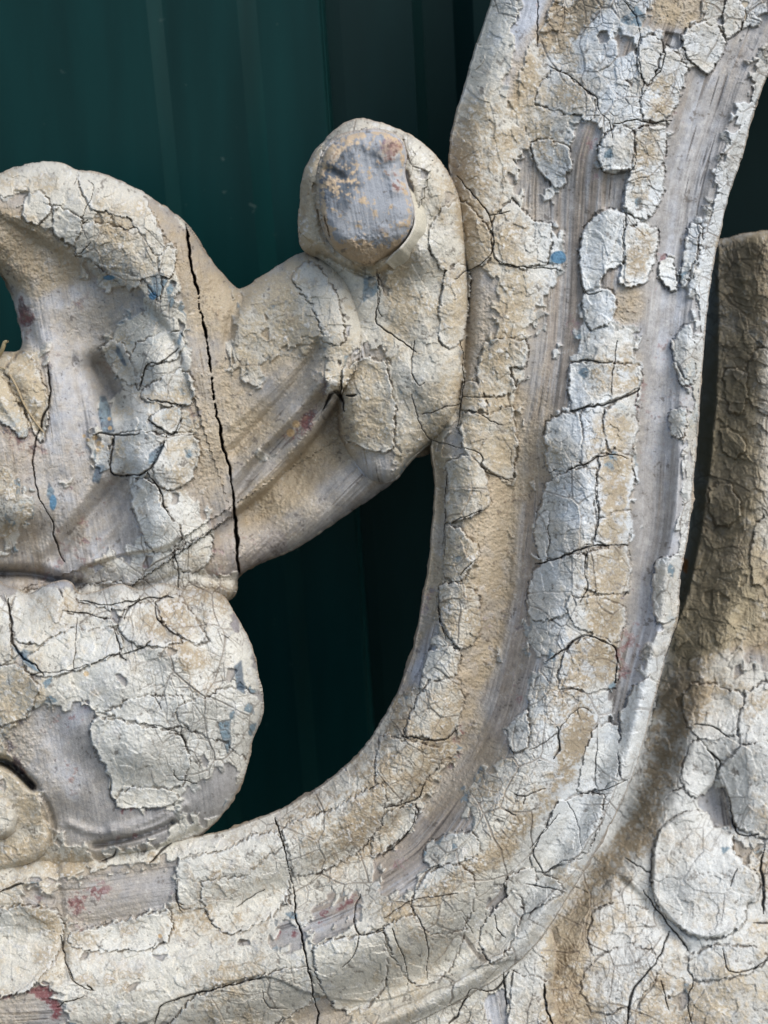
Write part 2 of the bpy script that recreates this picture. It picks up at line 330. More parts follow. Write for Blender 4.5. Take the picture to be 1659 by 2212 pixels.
# single flakes that stand out in the photograph: (outline, how far it stands off, how far its rim curls)
FLK = [
 ('1130,350 1190,300 1215,190 1300,280 1305,330 1240,500 1120,520 1110,440', 2, 3, 4), ('1080,560 1215,550 1205,700 1200,860 1130,950 1030,890 1060,740', 2, 4, 5),
 ('860,1000 930,920 1035,915 1030,1140 960,1160 930,1250 860,1260 845,1100', 2, 4, 4), ('1045,980 1180,985 1175,1100 1130,1220 1015,1230 1040,1130', 2, 4, 4), ('870,1262 990,1257 985,1390 890,1420 860,1350', 2, 4, 4),
 ('925,640 1000,550 1080,570 1070,700 1055,735 950,740', 2, 4, 5), ('1110,170 1200,170 1190,250 1140,370 1100,290', 2, 2, 3), ('1290,150 1380,90 1480,170 1440,260 1390,320 1310,240', 2, 5, 4), ('1480,-40 1560,40 1550,110 1500,160 1470,140', 2, 4, 4),
 ('720,310 800,335 880,395 915,440 900,520 840,500 650,440', 2, 2, 2), ('630,620 700,610 800,640 790,790 720,800 680,740', 2, 4, 3), ('480,930 560,870 640,960 720,970 700,1140 500,1140 470,1020', 2, 3, 3), ('320,860 400,930 460,1000 460,1100 400,1150 250,1160 190,1000', 2, 4, 4),
 ('260,1190 370,1160 340,1475 240,1475', 2, 4, 4), ('1345,965 1372,985 1365,1080 1332,1195 1282,1210 1300,1100 1322,1000', 2, 4, 3), ('1192,1120 1250,1120 1265,1250 1222,1240 1187,1190', 2, 4, 3),
 ('805,110 860,95 1000,98 1108,105 1095,208 940,268 812,300', 4, 4, 5), ('850,312 945,288 955,460 880,522 850,530', 4, 3, 4), ('955,290 1090,292 1070,478 965,460', 4, 3, 3), ('930,492 1070,502 1055,728 935,765', 4, 4, 3),
 ('935,772 1060,735 1048,878 915,866', 4, 3, 3), ('865,925 1050,892 1050,1080 875,1070', 4, 3, 3), ('705,345 845,320 845,530 720,560 700,480', 4, 2, 3), ('700,610 910,550 905,700 900,870 700,950 670,860', 4, 3, 4),
 ('650,980 740,945 860,920 865,1080 780,1190 620,1190', 4, 4, 4), ('800,1100 1040,1140 1010,1300 900,1270 810,1210', 4, 4, 4), ('780,1345 850,1290 940,1283 1003,1350 990,1500 760,1500', 4, 5, 4), ('700,960 710,730 640,830', 4, 2, 2),
 ('265,530 400,480 428,540 452,650 438,728 270,783 280,600', 4, 4, 3), ('267,792 370,850 408,930 330,1030 260,1010', 4, 5, 3), ('242,1062 330,1047 413,1110 410,1270 325,1338 240,1180', 4, 6, 3), ('340,305 450,322 560,282 560,600 430,535 345,458', 4, 3, 3),
 ('205,1335 330,1342 270,1500 150,1500', 4, 4, 3), ('340,190 400,180 430,240 445,300 335,290', 4, 3, 3), ('430,10 610,0 605,110 540,120 570,200 500,240 410,200', 4, 3, 3), ('1175,960 1270,925 1300,1000 1275,1180 1180,1225 1160,1120', 4, 6, 6), ('1245,0 1375,0 1370,130 1310,190 1275,170', 4, 4, 4), ('1240,320 1300,310 1295,410 1245,395', 4, 4, 4),
 ('85,225 190,0 330,0 333,150 262,245 180,235', 6, 5, 4), ('-20,240 60,245 262,300 170,430 45,530 -40,500', 6, 4, 4), ('50,545 133,525 128,620 0,735 -60,740 -20,600', 6, 4, 3), ('905,205 1008,195 1000,415 900,470 835,458', 6, 4, 3), ('690,645 760,515 948,484 900,700 850,740 680,818 632,760', 6, 5, 4),
 ('522,852 648,802 650,880 690,830 780,900 600,1000 560,980', 6, 5, 4), ('1022,140 1100,0 1185,0 1130,250 1090,400 1022,408', 6, 4, 3), ('530,190 620,120 620,280 550,295', 6, 3, 3), ('180,700 380,640 400,760 200,790', 6, 3, 3), ('560,1270 580,1260 720,1300 690,1475 540,1475', 6, 3, 3),
 ('500,402 720,412 640,560 550,580 482,560', 3, 5, 5), ('642,342 690,300 780,282 770,385 740,400', 3, 5, 5), ('622,202 780,122 833,170 828,270 640,268', 3, 5, 4), ('712,425 830,402 860,470 830,598 700,640 662,560', 3, 4, 4), ('572,592 680,620 697,700 770,800 770,880 700,905 640,885 582,740', 3, 6, 4),
 ('755,912 900,832 918,930 850,998 760,980', 3, 4, 4), ('1482,122 1670,90 1700,470 1530,442 1475,400 1482,300', 3, 5, 4), ('590,10 780,-40 770,80 640,100 600,180 560,140', 3, 3, 4), ('440,20 530,0 590,180 510,160 450,60', 3, 3, 4), ('350,1062 500,1042 600,1100 540,1165 342,1125', 3, 4, 4),
 ('60,1112 180,1062 250,1070 300,1190 270,1300 60,1290 45,1200', 3, 4, 4), ('100,1385 300,1245 500,1245 515,1345 325,1420 185,1450', 3, 4, 4), ('680,1120 780,1110 900,1300 780,1280 690,1200', 3, 3, 3), ('-60,1110 30,1140 45,1380 -60,1390', 3, 4, 4), ('280,1175 490,1205 500,1238 300,1240', 3, 2, 3),
 ('540,1160 670,1130 690,1210 790,1300 600,1320 520,1240', 3, 3, 3), ('400,130 520,110 560,70 780,60 800,190 600,180 520,150', 5, 2, 3), ('405,150 600,190 790,240 790,440 500,520 480,420 430,330 395,260', 5, 5, 5), ('760,880 780,760 960,730 1200,640 1245,960 1000,960 800,980', 5, 3, 3), ('-60,-20 70,-80 165,20 100,160 -60,170', 5, 5, 4), ('-60,1000 240,980 265,1140 140,1320 70,1345 -60,1330', 5, 4, 4),
 ('310,1080 540,1030 735,980 720,1120 560,1160 330,1150', 5, 3, 3), ('790,1420 860,1345 1140,1265 1330,1230 1345,1370 1280,1420 1000,1560 700,1560', 5, 3, 4), ('1350,1140 1540,1100 1659,1080 1659,1330 1500,1430 1400,1340', 5, 3, 3),
 ('650,940 700,1050 760,1060 750,1180 700,1180 690,1300 620,1200 560,1260 400,1120 330,1100 330,1000 420,960 560,1000', 1, 2, 3), ('-40,795 0,812 30,858 63,930 46,950 20,918 -40,880', 0, 4, 5), ('50,760 66,775 84,802 102,860 106,900 92,955 70,925 45,860 10,805 30,775', 0, 3, 4),
 ('1485,500 1500,480 1510,505 1500,560 1478,620 1470,600', 0, 4, 3), ('1465,720 1490,700 1500,760 1495,830 1470,800 1458,760', 0, 4, 4), ('1450,890 1480,885 1478,945 1450,935', 0, 4, 4),
 ('130,830 180,840 225,900 160,970 85,925', 1, 4, 4), ('230,890 350,950 320,1060 240,1010', 1, 4, 4), ('340,720 560,770 650,900 715,1060 660,1090 560,940 390,900', 1, 3, 3), ('690,1100 760,1070 740,1200 690,1190', 1, 4, 4),
 ('1230,620 1420,560 1659,430 1640,620 1500,760 1270,840', 5, 3, 3), ('770,110 900,60 1010,20 1130,80 1100,230 1060,330 980,260 830,210', 5, 3, 3), ('500,540 520,470 640,450 760,480 740,530 640,545', 5, 4, 3), ('870,860 1060,840 1230,700 1245,900 1180,1000 1000,1090 900,1010', 5, 2, 2), ('0,1060 120,1300 260,1270 350,1060 200,1000', 6, 2, 3), ('190,820 330,790 400,900 340,1060 190,1080 120,960', 6, 3, 3),
 ('420,1060 560,900 600,1000 500,1200 440,1180', 6, 3, 3), ('900,1000 1010,960 1150,980 1060,1130 900,1180', 6, 3, 4), ('860,1250 1060,1130 1200,1220 1060,1400 900,1420', 6, 3, 3), ('1320,1180 1500,1130 1660,1180 1560,1260 1350,1290', 6, 4, 4), ('1330,0 1560,60 1520,220 1360,240 1290,120', 6, 4, 3), ('1560,40 1720,20 1700,260 1540,300', 6, 4, 3),
 ('1590,60 1659,40 1700,300 1600,290 1560,180', 4, 4, 6), ('1470,120 1570,150 1560,290 1490,300', 4, 5, 6), ('1450,380 1540,400 1560,480 1480,500', 4, 5, 6), ('1400,640 1500,620 1540,760 1430,800', 4, 5, 6), ('1600,800 1700,760 1700,1000 1590,1050', 4, 5, 6),
 ('1330,1130 1400,1180 1460,1300 1490,1475 1400,1475 1360,1330 1260,1210', 1, 3, 3), ('1180,650 1290,565 1390,560 1440,630 1500,660 1515,740 1615,830 1615,930 1560,960 1560,1020 1480,1090 1380,1110 1280,1070 1200,980 1155,900 1160,800', 6, 10, 6), ('1450,360 1659,250 1720,660 1560,640 1510,600 1480,470', 6, 6, 5), ('1280,420 1330,260 1400,280 1440,390 1420,440 1350,500', 6, 3, 3),
]
fl_h = np.zeros((NY, NX), np.float32); fl_gap = fl_h.copy(); fl_in = fl_h.copy(); FR = fl_h.copy()
wq1 = 0.30 * lx + 1.3 * noise(GX, GY, 2.5, TB, 17, 3); wq2 = 0.30 * ly + 1.3 * noise(GX, GY, 2.5, TB, 170, 63)
for q in FLK:
    p = P(q[0], q[1])
    if len(p) < 20: p = smooth_poly(p, True, 2)
    a = np.clip(((p.min(0) - 16 - [X0, Y0]) / Q).astype(int), 0, None); b = ((p.max(0) + 16 - [X0, Y0]) / Q).astype(int)
    sl = (slice(a[1], max(b[1], 0)), slice(a[0], max(b[0], 0)))
    if not GX[sl].size: continue
    xx = GX[sl] - wq1[sl]; yy = GY[sl] - wq2[sl]
    d, _, _ = poly_dist(p, xx, yy); sd = np.where(inside(p, xx, yy), d, -d)
    up = sm(-0.6, 1.4, sd)
    ux = (GX[sl] - p[:, 0].mean()) / 60; uy = (GY[sl] - p[:, 1].mean()) / 60; rr = np.random.default_rng(int(abs(p[0, 0] * 7 + p[0, 1])))
    hgt = up * (q[2] * 0.9 + q[3] * 0.7 * np.exp(-np.clip(sd, 0, None) / 5) * (0.6 + 0.4 * np.sin(3 * ux + 2 * uy)) + rr.uniform(-2, 2) * ux + rr.uniform(-3, 1) * uy)
    fl_h[sl] = np.where(up > 0.5, hgt, np.maximum(fl_h[sl] * (1 - up), hgt))
    fl_in[sl] = np.maximum(fl_in[sl], up)
    fl_gap[sl] = np.maximum(fl_gap[sl] * (1 - up), np.exp(-((sd + 1.2) / 1.5) ** 2) * (0.75 + 0.25 * np.sin(5 * ux + 3 * uy)))
    FR[sl] = np.where(up > 0.5, np.exp(-np.clip(sd, 0, None) / 4.5), FR[sl])
fl_in = np.clip(fl_in, 0, 1)
paint = np.maximum(paint, (fl_in > 0.5) * (sdf_disc < -4)).astype(np.float32); wood = paint < 0.5
oldp = oldp * (1 - fl_in)
pd = blur(paint, 0.6); edge_in = blur(paint, 6)

# ------------------------------------------------------------------ dust, tint maps
DUST = [
 (P('-90,340 330,400 500,640 640,560 760,560 1000,560 1000,900 840,1040 520,1240 -90,1260'), .33), (P('-90,1260 520,1260 600,1500 500,1760 -90,1900'), .30), (P('-90,1850 440,1800 860,1520 1000,1480 1150,1700 1000,2000 850,2300 -90,2300'), .48), (P('985,250 1200,0 1200,1000 1000,1300 930,1200 930,900'), .5), (P('1180,1900 1500,1400 1720,1380 1720,2300 1180,2300'), .42),
 (P('760,-90 1000,-90 900,60 860,150 760,220 700,300 640,400 560,520 520,500 600,330 680,180', 2), 1.3),
 (P('430,150 480,300 540,500 560,700 640,900 600,1475 380,1475 200,700 330,350', 2), 0.62),
 (P('640,230 900,220 900,460 640,520', 2), .45), (P('500,540 800,600 780,780 560,900', 2), .5),
 (P('1130,330 1290,280 1270,490 1120,510', 2), .62), (P('1080,560 1200,560 1180,930 1060,900', 2), .55),
 (P('1150,-40 1380,-40 1370,130 1160,110', 2), .8), (P('1040,950 1180,980 1150,1220 1030,1200', 2), .45),
 (P('250,850 450,900 470,1130 350,1150', 2), .9), (P('0,1200 130,1240 140,1475 0,1475', 2), .75), (P('0,20 120,60 60,130 0,100', 4), .7),
 (P('990,1240 1120,1230 1110,1400 990,1400', 2), 1.0),
 (P('330,0 620,0 600,300 580,600 450,600 330,420', 4), 0.72),
 (P('200,470 280,480 260,1100 100,1475 0,1475 200,900', 4), 1.15),
 (P('250,520 440,540 440,730 270,780', 4), .62), (P('260,800 410,850 400,1040 270,1040', 4), .5), (P('230,1050 415,1080 410,1270 250,1290', 4), .62),
 (P('430,560 560,610 550,1100 490,1330 440,1475 300,1475 330,1340 410,1270 420,1100 380,1040 410,930 370,850 350,780 440,730 450,650', 4), 1.2),
 (P('880,80 1110,0 1100,230 870,250', 4), .62), (P('960,280 1090,290 1070,480 850,520 860,440', 4), .66), (P('930,480 1070,490 1060,880 920,860', 4), .72),
 (P('860,900 1040,880 1050,1290 960,1300 850,1200', 4), .6), (P('780,1300 1000,1290 1010,1475 760,1475', 4), .72),
 (P('0,0 430,0 330,200 200,420 40,700 0,800', 6), 1.0), (P('160,0 330,0 330,200 260,250 90,220', 6), .42),
 (P('0,250 260,300 150,500 60,700 0,740', 6), .75),
 (P('800,40 940,110 900,230 850,360 760,520 640,650 540,780 400,870 250,960 0,1050 0,980 200,890 400,750 540,640 640,500 740,330', 6), 1.05),
 (P('640,0 900,0 860,110 700,330 550,560 350,700 200,800 150,760 380,600 560,350', 6), .5),
 (P('1190,0 1420,0 1380,150 1310,300 1280,420 1220,560 1160,700 1010,780 930,900 890,1050 850,1200 830,1500 720,1500 760,1200 700,1100 900,850 1080,500', 6), 1.1),
 (P('1500,780 1620,840 1600,960 1500,1000 1440,900', 6), .45), (P('880,1180 1400,1050 1659,1400 1659,1500 900,1500', 6), .42),
 (P('960,900 1200,980 1100,1150 900,1200', 6), .5),
 (P('1420,1020 1750,1000 1750,2800 1400,2800', 2), 1.0), (P('1420,0 1600,0 1580,900 1500,1300 1260,1475 1250,1300 1380,600', 4), 1.15), (P('1620,0 1750,0 1750,900 1600,900', 4), .3),
 (P('-90,760 60,740 330,780 620,870 700,1000 540,1020 400,950 240,860 100,800 -90,880', 1), .62),
 (P('330,900 560,960 640,1080 560,1080 360,960', 1), .9), (P('-90,880 120,920 330,1090 360,1200 160,1280 -90,1180', 1), .95),
 (P('600,860 860,1010 1000,1250 990,1475 830,1475 790,1300 750,1180 700,1040', 1), .85),
 (P('1000,1240 1300,1090 1350,1120 1270,1300 1350,1380 1200,1475 980,1475', 1), .8), (P('1300,900 1340,1100 1600,1150 1659,1060 1659,1000 1450,1040', 1), .8),
 (P('-90,40 130,60 200,250 160,330 60,150 -90,120', 3), .9),
 (P('980,0 1380,0 1100,200 1250,350 1040,560 940,330 900,200', 3), .75), (P('1040,690 1250,500 1480,300 1480,430 1560,460 1500,520 1300,690 1050,830', 3), 1.05),
 (P('830,-10 940,-10 1000,500 1000,700 830,640', 3), .6), (P('620,180 830,150 830,600 700,700 650,620', 3), .45),
 (P('1480,110 1659,90 1659,480 1480,430', 3), .78), (P('-90,1180 300,1060 900,1080 980,1100 900,1200 550,1160', 3), .5),
 (P('560,1200 700,1200 950,1420 950,1560 830,1560', 3), .65), (P('100,1150 300,1130 260,1230 90,1300', 3), .45),
 (P('80,480 230,560 240,700 400,740 700,720 860,640 880,660 700,790 300,840 -90,830 -90,700 90,690', 5), .85),
 (P('-90,780 340,830 240,900 240,1100 80,1000', 5), .45), (P('870,650 1180,600 1240,900 1240,980 900,1000 780,820', 5), .75), (P('720,960 1240,960 1150,1120 720,1130', 5), .85),
 (P('1190,590 1659,200 1659,760 1560,800 1300,800', 5), .85), (P('1000,1230 1330,1230 1340,1330 1000,1330', 5), .55), (P('300,1090 1100,1100 1000,1260 300,1280', 5), .35),
 (P('1350,1130 1659,1000 1659,1400 1500,1400 1350,1300', 5), .38), (P('0,980 260,1100 240,1300 0,1300', 5), .22),
 (P('640,400 690,300 700,420 700,560 640,560'), 1.0), (P('0,750 60,750 100,860 90,940 40,880 0,810'), 1.1), (P('680,530 900,520 880,600 800,600'), .8), (P('900,310 985,430 1000,560 960,600 930,430'), .4),
]
dustm = craster(DUST, 13)
COOL = [(P('1150,-60 1740,-60 1500,1000 1430,1600 1300,1900 1150,1990 1150,1500 1130,1200 1180,900'), 1.0), (P('1100,1900 1700,1400 1700,2300 1100,2300'), 0.6),
        (P('0,980 120,900 300,900 420,700 400,1200 0,1250'), .65), (P('400,1350 570,1500 500,1700 100,1700 200,1400'), .3)]
cool = craster(COOL, 50)
BLUE = [(P('0,1000 130,1000 120,1180 0,1200'), 1.0), (P('190,540 420,560 420,1000 200,1040'), .8), (P('860,800 940,820 920,860 860,860'), .8), (P('700,620 745,660 745,780 700,760'), .8),
        (P('480,1440 565,1450 560,1600 500,1640'), .8), (P('1050,200 1110,230 1090,600 1150,640 1050,640'), .45), (P('0,1380 200,1380 150,1560 0,1560'), .35), (P('640,360 700,340 690,520 650,480'), .5),
        (P('950,1500 1100,1500 1000,1900 800,1950'), .7), (P('1600,500 1700,500 1700,900 1600,900'), .7), (P('680,1880 780,1880 700,1960 640,1960'), .8)]
bluem = craster(BLUE, 25)
RED = [(P('490,490 600,535 740,520 770,560 600,570 500,570', 5), 1.1), (P('400,690 740,600 745,640 420,715', 5), .9), (P('800,480 1000,330 1050,360 900,540', 5), .6), (P('40,560 60,290 100,380', 5), .7), (P('1170,1050 1300,1050 1290,1110 1180,1110', 5), 1), (P('1350,990 1540,900 1540,960 1360,1070', 5), 1),
       (P('-90,1340 230,1300 300,1475 240,1475 160,1350 -90,1370', 5), 1), (P('0,330 40,340 150,440 120,450 0,360', 5), .8), (P('1190,400 1260,390 1390,240 1330,400 1220,480', 3), .9), (P('590,800 640,790 640,830 590,830', 3), .6),
       (P('770,350 860,330 880,420 850,500 820,380'), .35), (P('30,610 75,680 70,720 40,680'), .7), (P('240,910 560,840 300,1040', 5), .35), (P('990,1560 1010,1600 960,1680'), .5)]
redm = craster(RED, 7)

# ------------------------------------------------------------------ long splits and traced cracks: polyline, half width, depth
CRACKS = [
 (P('400,484 412,560 428,640 448,740 456,812 470,900 482,960 500,1040 508,1120 514,1200 517,1245'), 3.6, 70),
 (P('105,790 108,850 85,930 72,980 80,1060 105,1110 125,1180 140,1215'), 2.2, 16),
 (P('595,1768 612,1830 628,1900 640,1985 658,2060 672,2130 688,2230'), 2.6, 26),
 (P('330,2220 352,2170 400,2150 470,2135 570,2110'), 2.6, 16),
 (P('815,580 820,640 812,690 840,720 900,760'), 1.8, 10), (P('800,600 820,600 830,640'), 1.2, 8),
 (P('985,540 1100,515 1150,530 1240,515', 2), 3.2, 16), (P('705,290 800,330 880,390 920,430 930,480 970,520 990,600', 2), 1.6, 8),
 (P('1210,190 1200,290 1160,340 1110,430 1110,490', 2), 2.0, 9), (P('1085,560 1080,640 1090,700 1060,740', 2), 1.5, 8), (P('670,0 665,100 660,200', 2), 2, 10),
 (P('1030,0 1100,100 1100,260 1130,360', 2), 1.6, 7), (P('320,760 400,860 450,930 470,1000 465,1100 400,1150 300,1200', 2), 2.2, 12), (P('450,940 540,910', 2), 1.6, 8),
 (P('480,1120 560,1150 700,1160 760,1170', 2), 1.4, 7), (P('1035,950 1030,1140', 2), 1.4, 6), (P('860,1250 890,1275 940,1260', 2), 1.6, 7),
 (P('805,300 860,285 940,270 1060,235 1100,205', 4), 2.6, 13), (P('815,90 900,85 1000,95', 4), 1.6, 8), (P('1010,0 990,120 985,230', 4), 1.5, 6), (P('800,550 870,530 950,490 1050,500', 4), 2.2, 10),
 (P('920,560 910,650 930,780 910,860', 4), 1.5, 7), (P('650,960 740,940 830,905 930,880 1050,885', 4), 2.8, 14), (P('880,900 870,960 880,1060 850,1130', 4), 1.4, 6),
 (P('700,1380 780,1330 840,1285 900,1275 960,1300 1000,1340 1000,1475', 4), 2.6, 12), (P('1030,1100 1050,1080', 4), 3, 10),
 (P('330,0 345,130 330,290 320,380', 4), 2.0, 12), (P('330,240 400,240 450,240 480,240', 4), 1.4, 7), (P('330,300 400,300 460,340 510,360', 4), 1.5, 7), (P('345,460 420,490 430,560 545,605', 4), 1.8, 8),
 (P('265,780 340,760 440,730', 4), 2.0, 9), (P('270,560 265,780 262,930', 4), 1.5, 8), (P('330,1010 400,940', 4), 2.2, 9), (P('240,1060 240,1180 270,1290', 4), 1.4, 6),
 (P('80,230 190,250 260,250 320,200', 6), 2.4, 9), (P('0,540 130,510 180,440', 6), 2.2, 9), (P('140,520 130,600 60,700 0,740', 6), 2, 8),
 (P('560,480 610,485 700,460', 6), 2.0, 9), (P('610,485 605,520', 6), 2, 8), (P('745,190 755,280 735,330', 6), 2.4, 10), (P('530,545 570,570', 6), 2.6, 10), (P('630,290 720,240 840,110 900,130', 6), 1.4, 6),
 (P('690,820 650,760 640,720', 6), 2, 9), (P('690,820 780,770 850,760', 6), 1.6, 7), (P('790,510 840,600 850,700 850,740', 6), 1.4, 6), (P('950,500 920,640 890,720', 6), 1.5, 6),
 (P('850,480 930,465 1000,440 1060,410', 6), 2.2, 10), (P('920,240 910,400 930,465', 6), 1.5, 6), (P('610,870 700,880 760,900', 6), 1.6, 7), (P('620,720 700,640 760,560', 6), 1.8, 8),
 (P('120,970 180,1090 185,1200 190,1280', 6), 1.5, 8), (P('30,1060 100,1240 100,1310', 6), 1.8, 9), (P('0,1020 130,940 320,910', 6), 1.5, 7), (P('480,1000 490,1060 520,1095', 6), 2.4, 10), (P('340,1010 380,1080', 6), 1.4, 6),
 (P('820,880 880,910', 6), 3, 12), (P('1040,760 1100,800 1160,830', 6), 2.2, 9), (P('1120,900 1180,980 1260,1080 1310,1165', 6), 3, 12), (P('1230,1070 1180,1200 1080,1320 1060,1400 1050,1475', 6), 3, 12),
 (P('1400,290 1450,340 1440,390', 6), 3, 12), (P('1640,720 1630,800 1640,900 1640,1000', 6), 3, 12), (P('1200,1280 1230,1420', 6), 3, 11), (P('1340,1290 1310,1380 1330,1475', 6), 2.4, 10), (P('1460,1150 1500,1250 1600,1230 1659,1190', 6), 1.8, 8),
 (P('1490,480 1510,600 1540,660 1620,650', 6), 2.4, 9), (P('540,1250 480,1330 380,1330 320,1430 280,1475', 6), 2.6, 12), (P('690,1300 700,1400 730,1475', 6), 4, 18), (P('515,1250 530,1400', 6), 3, 14), (P('1600,1040 1659,1035', 6), 3, 9),
 (P('1340,180 1420,190 1500,240', 6), 1.8, 8), (P('1290,450 1240,470', 6), 1.8, 6), (P('1500,880 1530,800', 6), 2.2, 6),
 (P('640,250 700,270 790,270', 3), 2.2, 10), (P('640,340 690,370 750,400 780,310', 3), 2.2, 9), (P('400,405 500,405 600,400', 3), 1.6, 7), (P('495,405 480,560 550,580 640,560 710,430', 3), 2.4, 11),
 (P('640,570 690,640 700,700 740,760', 3), 2, 9), (P('590,180 610,210 640,100 700,90 770,30', 3), 1.5, 7), (P('740,900 760,960 775,1100', 3), 1.6, 7), (P('345,1120 440,1140 550,1130 600,1110', 3), 2, 9),
 (P('540,1200 560,1150 620,1110 750,1110', 3), 2.2, 9), (P('670,1120 680,1200 790,1290', 3), 1.8, 8), (P('330,1200 325,1330 320,1425', 3), 1.6, 7), (P('35,1110 50,1200 45,1270 80,1340 150,1400 190,1450', 3), 3.4, 14),
 (P('120,1440 290,1420 430,1380 520,1350', 3), 1.8, 8), (P('500,1240 520,1350 540,1380', 3), 2, 9), (P('520,1350 600,1330 650,1300', 3), 1.6, 7), (P('280,1170 390,1180 470,1200', 3), 1.6, 7),
 (P('1500,230 1540,230', 3), 4, 18), (P('1400,290 1440,220 1475,235 1490,300', 3), 4.5, 20), (P('1475,170 1470,220', 3), 2.5, 12), (P('1640,1180 1630,1320 1650,1370', 1), 2, 9), (P('1400,930 1420,1010 1425,1040', 1), 2, 12),
 (P('330,760 320,800', 1), 1.4, 6), (P('380,780 400,830 350,960 380,950', 1), 1.6, 7), (P('320,1090 340,1100 400,1040', 1), 1.6, 6),
 (P('770,850 770,960 790,1000', 5), 1.6, 7), (P('1020,965 1100,920 1150,890', 5), 1.4, 6), (P('1560,910 1530,1030 1560,1090 1659,1060', 5), 2.2, 10), (P('1550,1100 1530,1170 1480,1230', 5), 2, 9),
 (P('0,905 60,880 100,870', 5), 2.6, 14), (P('260,1090 290,1200 330,1290 400,1330', 5), 1.6, 9), (P('310,1240 330,1280', 5), 3.5, 13), (P('380,1300 400,1330', 5), 3.5, 13), (P('250,1400 310,1370 360,1350', 5), 2, 9),
 (P('1130,1330 1160,1400 1250,1410', 5), 1.6, 7), (P('440,770 470,760 490,750 500,720', 5), 2, 8), (P('650,780 690,730 740,690', 5), 2.6, 13), (P('780,200 800,280', 5), 1.8, 8), (P('750,380 770,420 850,440', 5), 1.8, 8),
 (P('600,180 700,190 790,230', 5), 1.2, 5), (P('660,60 700,120', 5), 1.4, 5), (P('120,230 130,300 200,420 330,460', 4), 1.3, 6), (P('130,0 120,120 140,190 170,180', 4), 1.3, 6), (P('160,320 260,290 330,270', 4), 1.6, 8),
]
crk = np.zeros((NY, NX), np.float32); crk_d = crk.copy()
wob = 1.7 * noise(GX, GY, 5, TB, 11, 71); wob2 = 1.7 * noise(GX, GY, 5, TB, 411, 171)
for p, w, dep in CRACKS:
    p = smooth_poly(p, False, 4)
    a = np.clip(((p.min(0) - 14 - [X0, Y0]) / Q).astype(int), 0, None); b = ((p.max(0) + 14 - [X0, Y0]) / Q).astype(int)
    s = (slice(a[1], max(b[1], 0)), slice(a[0], max(b[0], 0)))
    if not GX[s].size: continue
    d, arc, _ = poly_dist(p, GX[s] + wob[s], GY[s] + wob2[s], False)
    L = arc.max() + 1e-6
    tap = np.clip(np.minimum(arc, L - arc) / 22 + 0.25, 0.25, 1) if dep < 60 else 1.0
    ww = w * 0.66 * tap * (0.75 + 0.35 * noise(GX[s], GY[s], 6, TA, 3, 90))
    k = 1 - sm(ww * 0.5, ww * 1.15 + 0.7, d)
    if dep >= 60:
        k = 1 - sm(ww * 0.4, ww * 1.2 + 0.7, d + 1.6 * np.abs(noise(GX[s], GY[s], 1.6, TB, 8, 8)) * (noise(GX[s], GY[s], 9, TA, 80, 8) > 0))
    crk[s] = np.maximum(crk[s], k); crk_d[s] = np.maximum(crk_d[s], k * dep * 1.15)
CRK = crk

# ------------------------------------------------------------------ fine relief (same for every part) and colour
n8 = noise(GX, GY, 4, TA, 33, 12); n3 = noise(GX, GY, 1.6, TB, 55, 812); n20 = noise(GX, GY, 9, TC, 600, 200); n60 = noise(GX, GY, 26, TC, 100, 250)
crd = 0.5 + 0.5 * np.tanh(1.2 * noise(GX, GY, 16, TA, 222, 12))     # where crazing is strong
LB, LM, LS = 82, 35, 17
gate_b = sm(0.35, 0.8, crd * 0.8 + 0.35 * hash2(i_b, j_b, 301)); gate_m = sm(0.38, 0.85, crd * 0.7 + 0.4 * hash2(i_m, j_m, 302))
kb = (1 - sm(0.8, 2.4, e_b * LB)) * gate_b * 0.8
km = (1 - sm(0.5, 1.7, e_m * LM)) * gate_m * 0.65
ks = (1 - sm(0.4, 1.5, e_s * LS)) * sm(0.35, 0.9, crd * 0.7 + 0.4 * rs) * 0.45
kh = (1 - sm(0.3, 1.0, e_h * 10)) * sm(0.6, 1.1, crd + 0.25 * n20) * 0.3
craze = np.maximum.reduce([kb, km, ks, kh])
craze = craze * (1 - 0.2 * fl_in)
craze_p = craze * pd
# plates: each sits a little differently and cups up at its border
plate = (1.6 * (rb - 0.5) + 1.2 * (rm - 0.5) + bx_ * 0.028 * (rb2 - 0.5) + by_ * 0.028 * (rb3 - 0.5) + mx_ * 0.03 * (rm2 - 0.5)
         + 1.4 * np.exp(-e_b * LB / 5) * gate_b + 0.9 * np.exp(-e_m * LM / 3.5) * gate_m + 2.2 * (hash2(i_c, j_c, 61) - .5) + (lx2 * (hash2(i_c, j_c, 62) - .5) + ly2 * (hash2(i_c, j_c, 63) - .5)) * 0.10)
curl = 1.8 * np.clip(2 * (1 - edge_in), 0, 1) ** 1.5
pm = pd * (8.5 + 1.6 * plate + curl + 0.55 * n8 + 0.55 * n3 + 0.25 * n20) - 4.2 * craze_p - 4.5 * oldp + 1.25 * fl_h - 8.0 * fl_gap
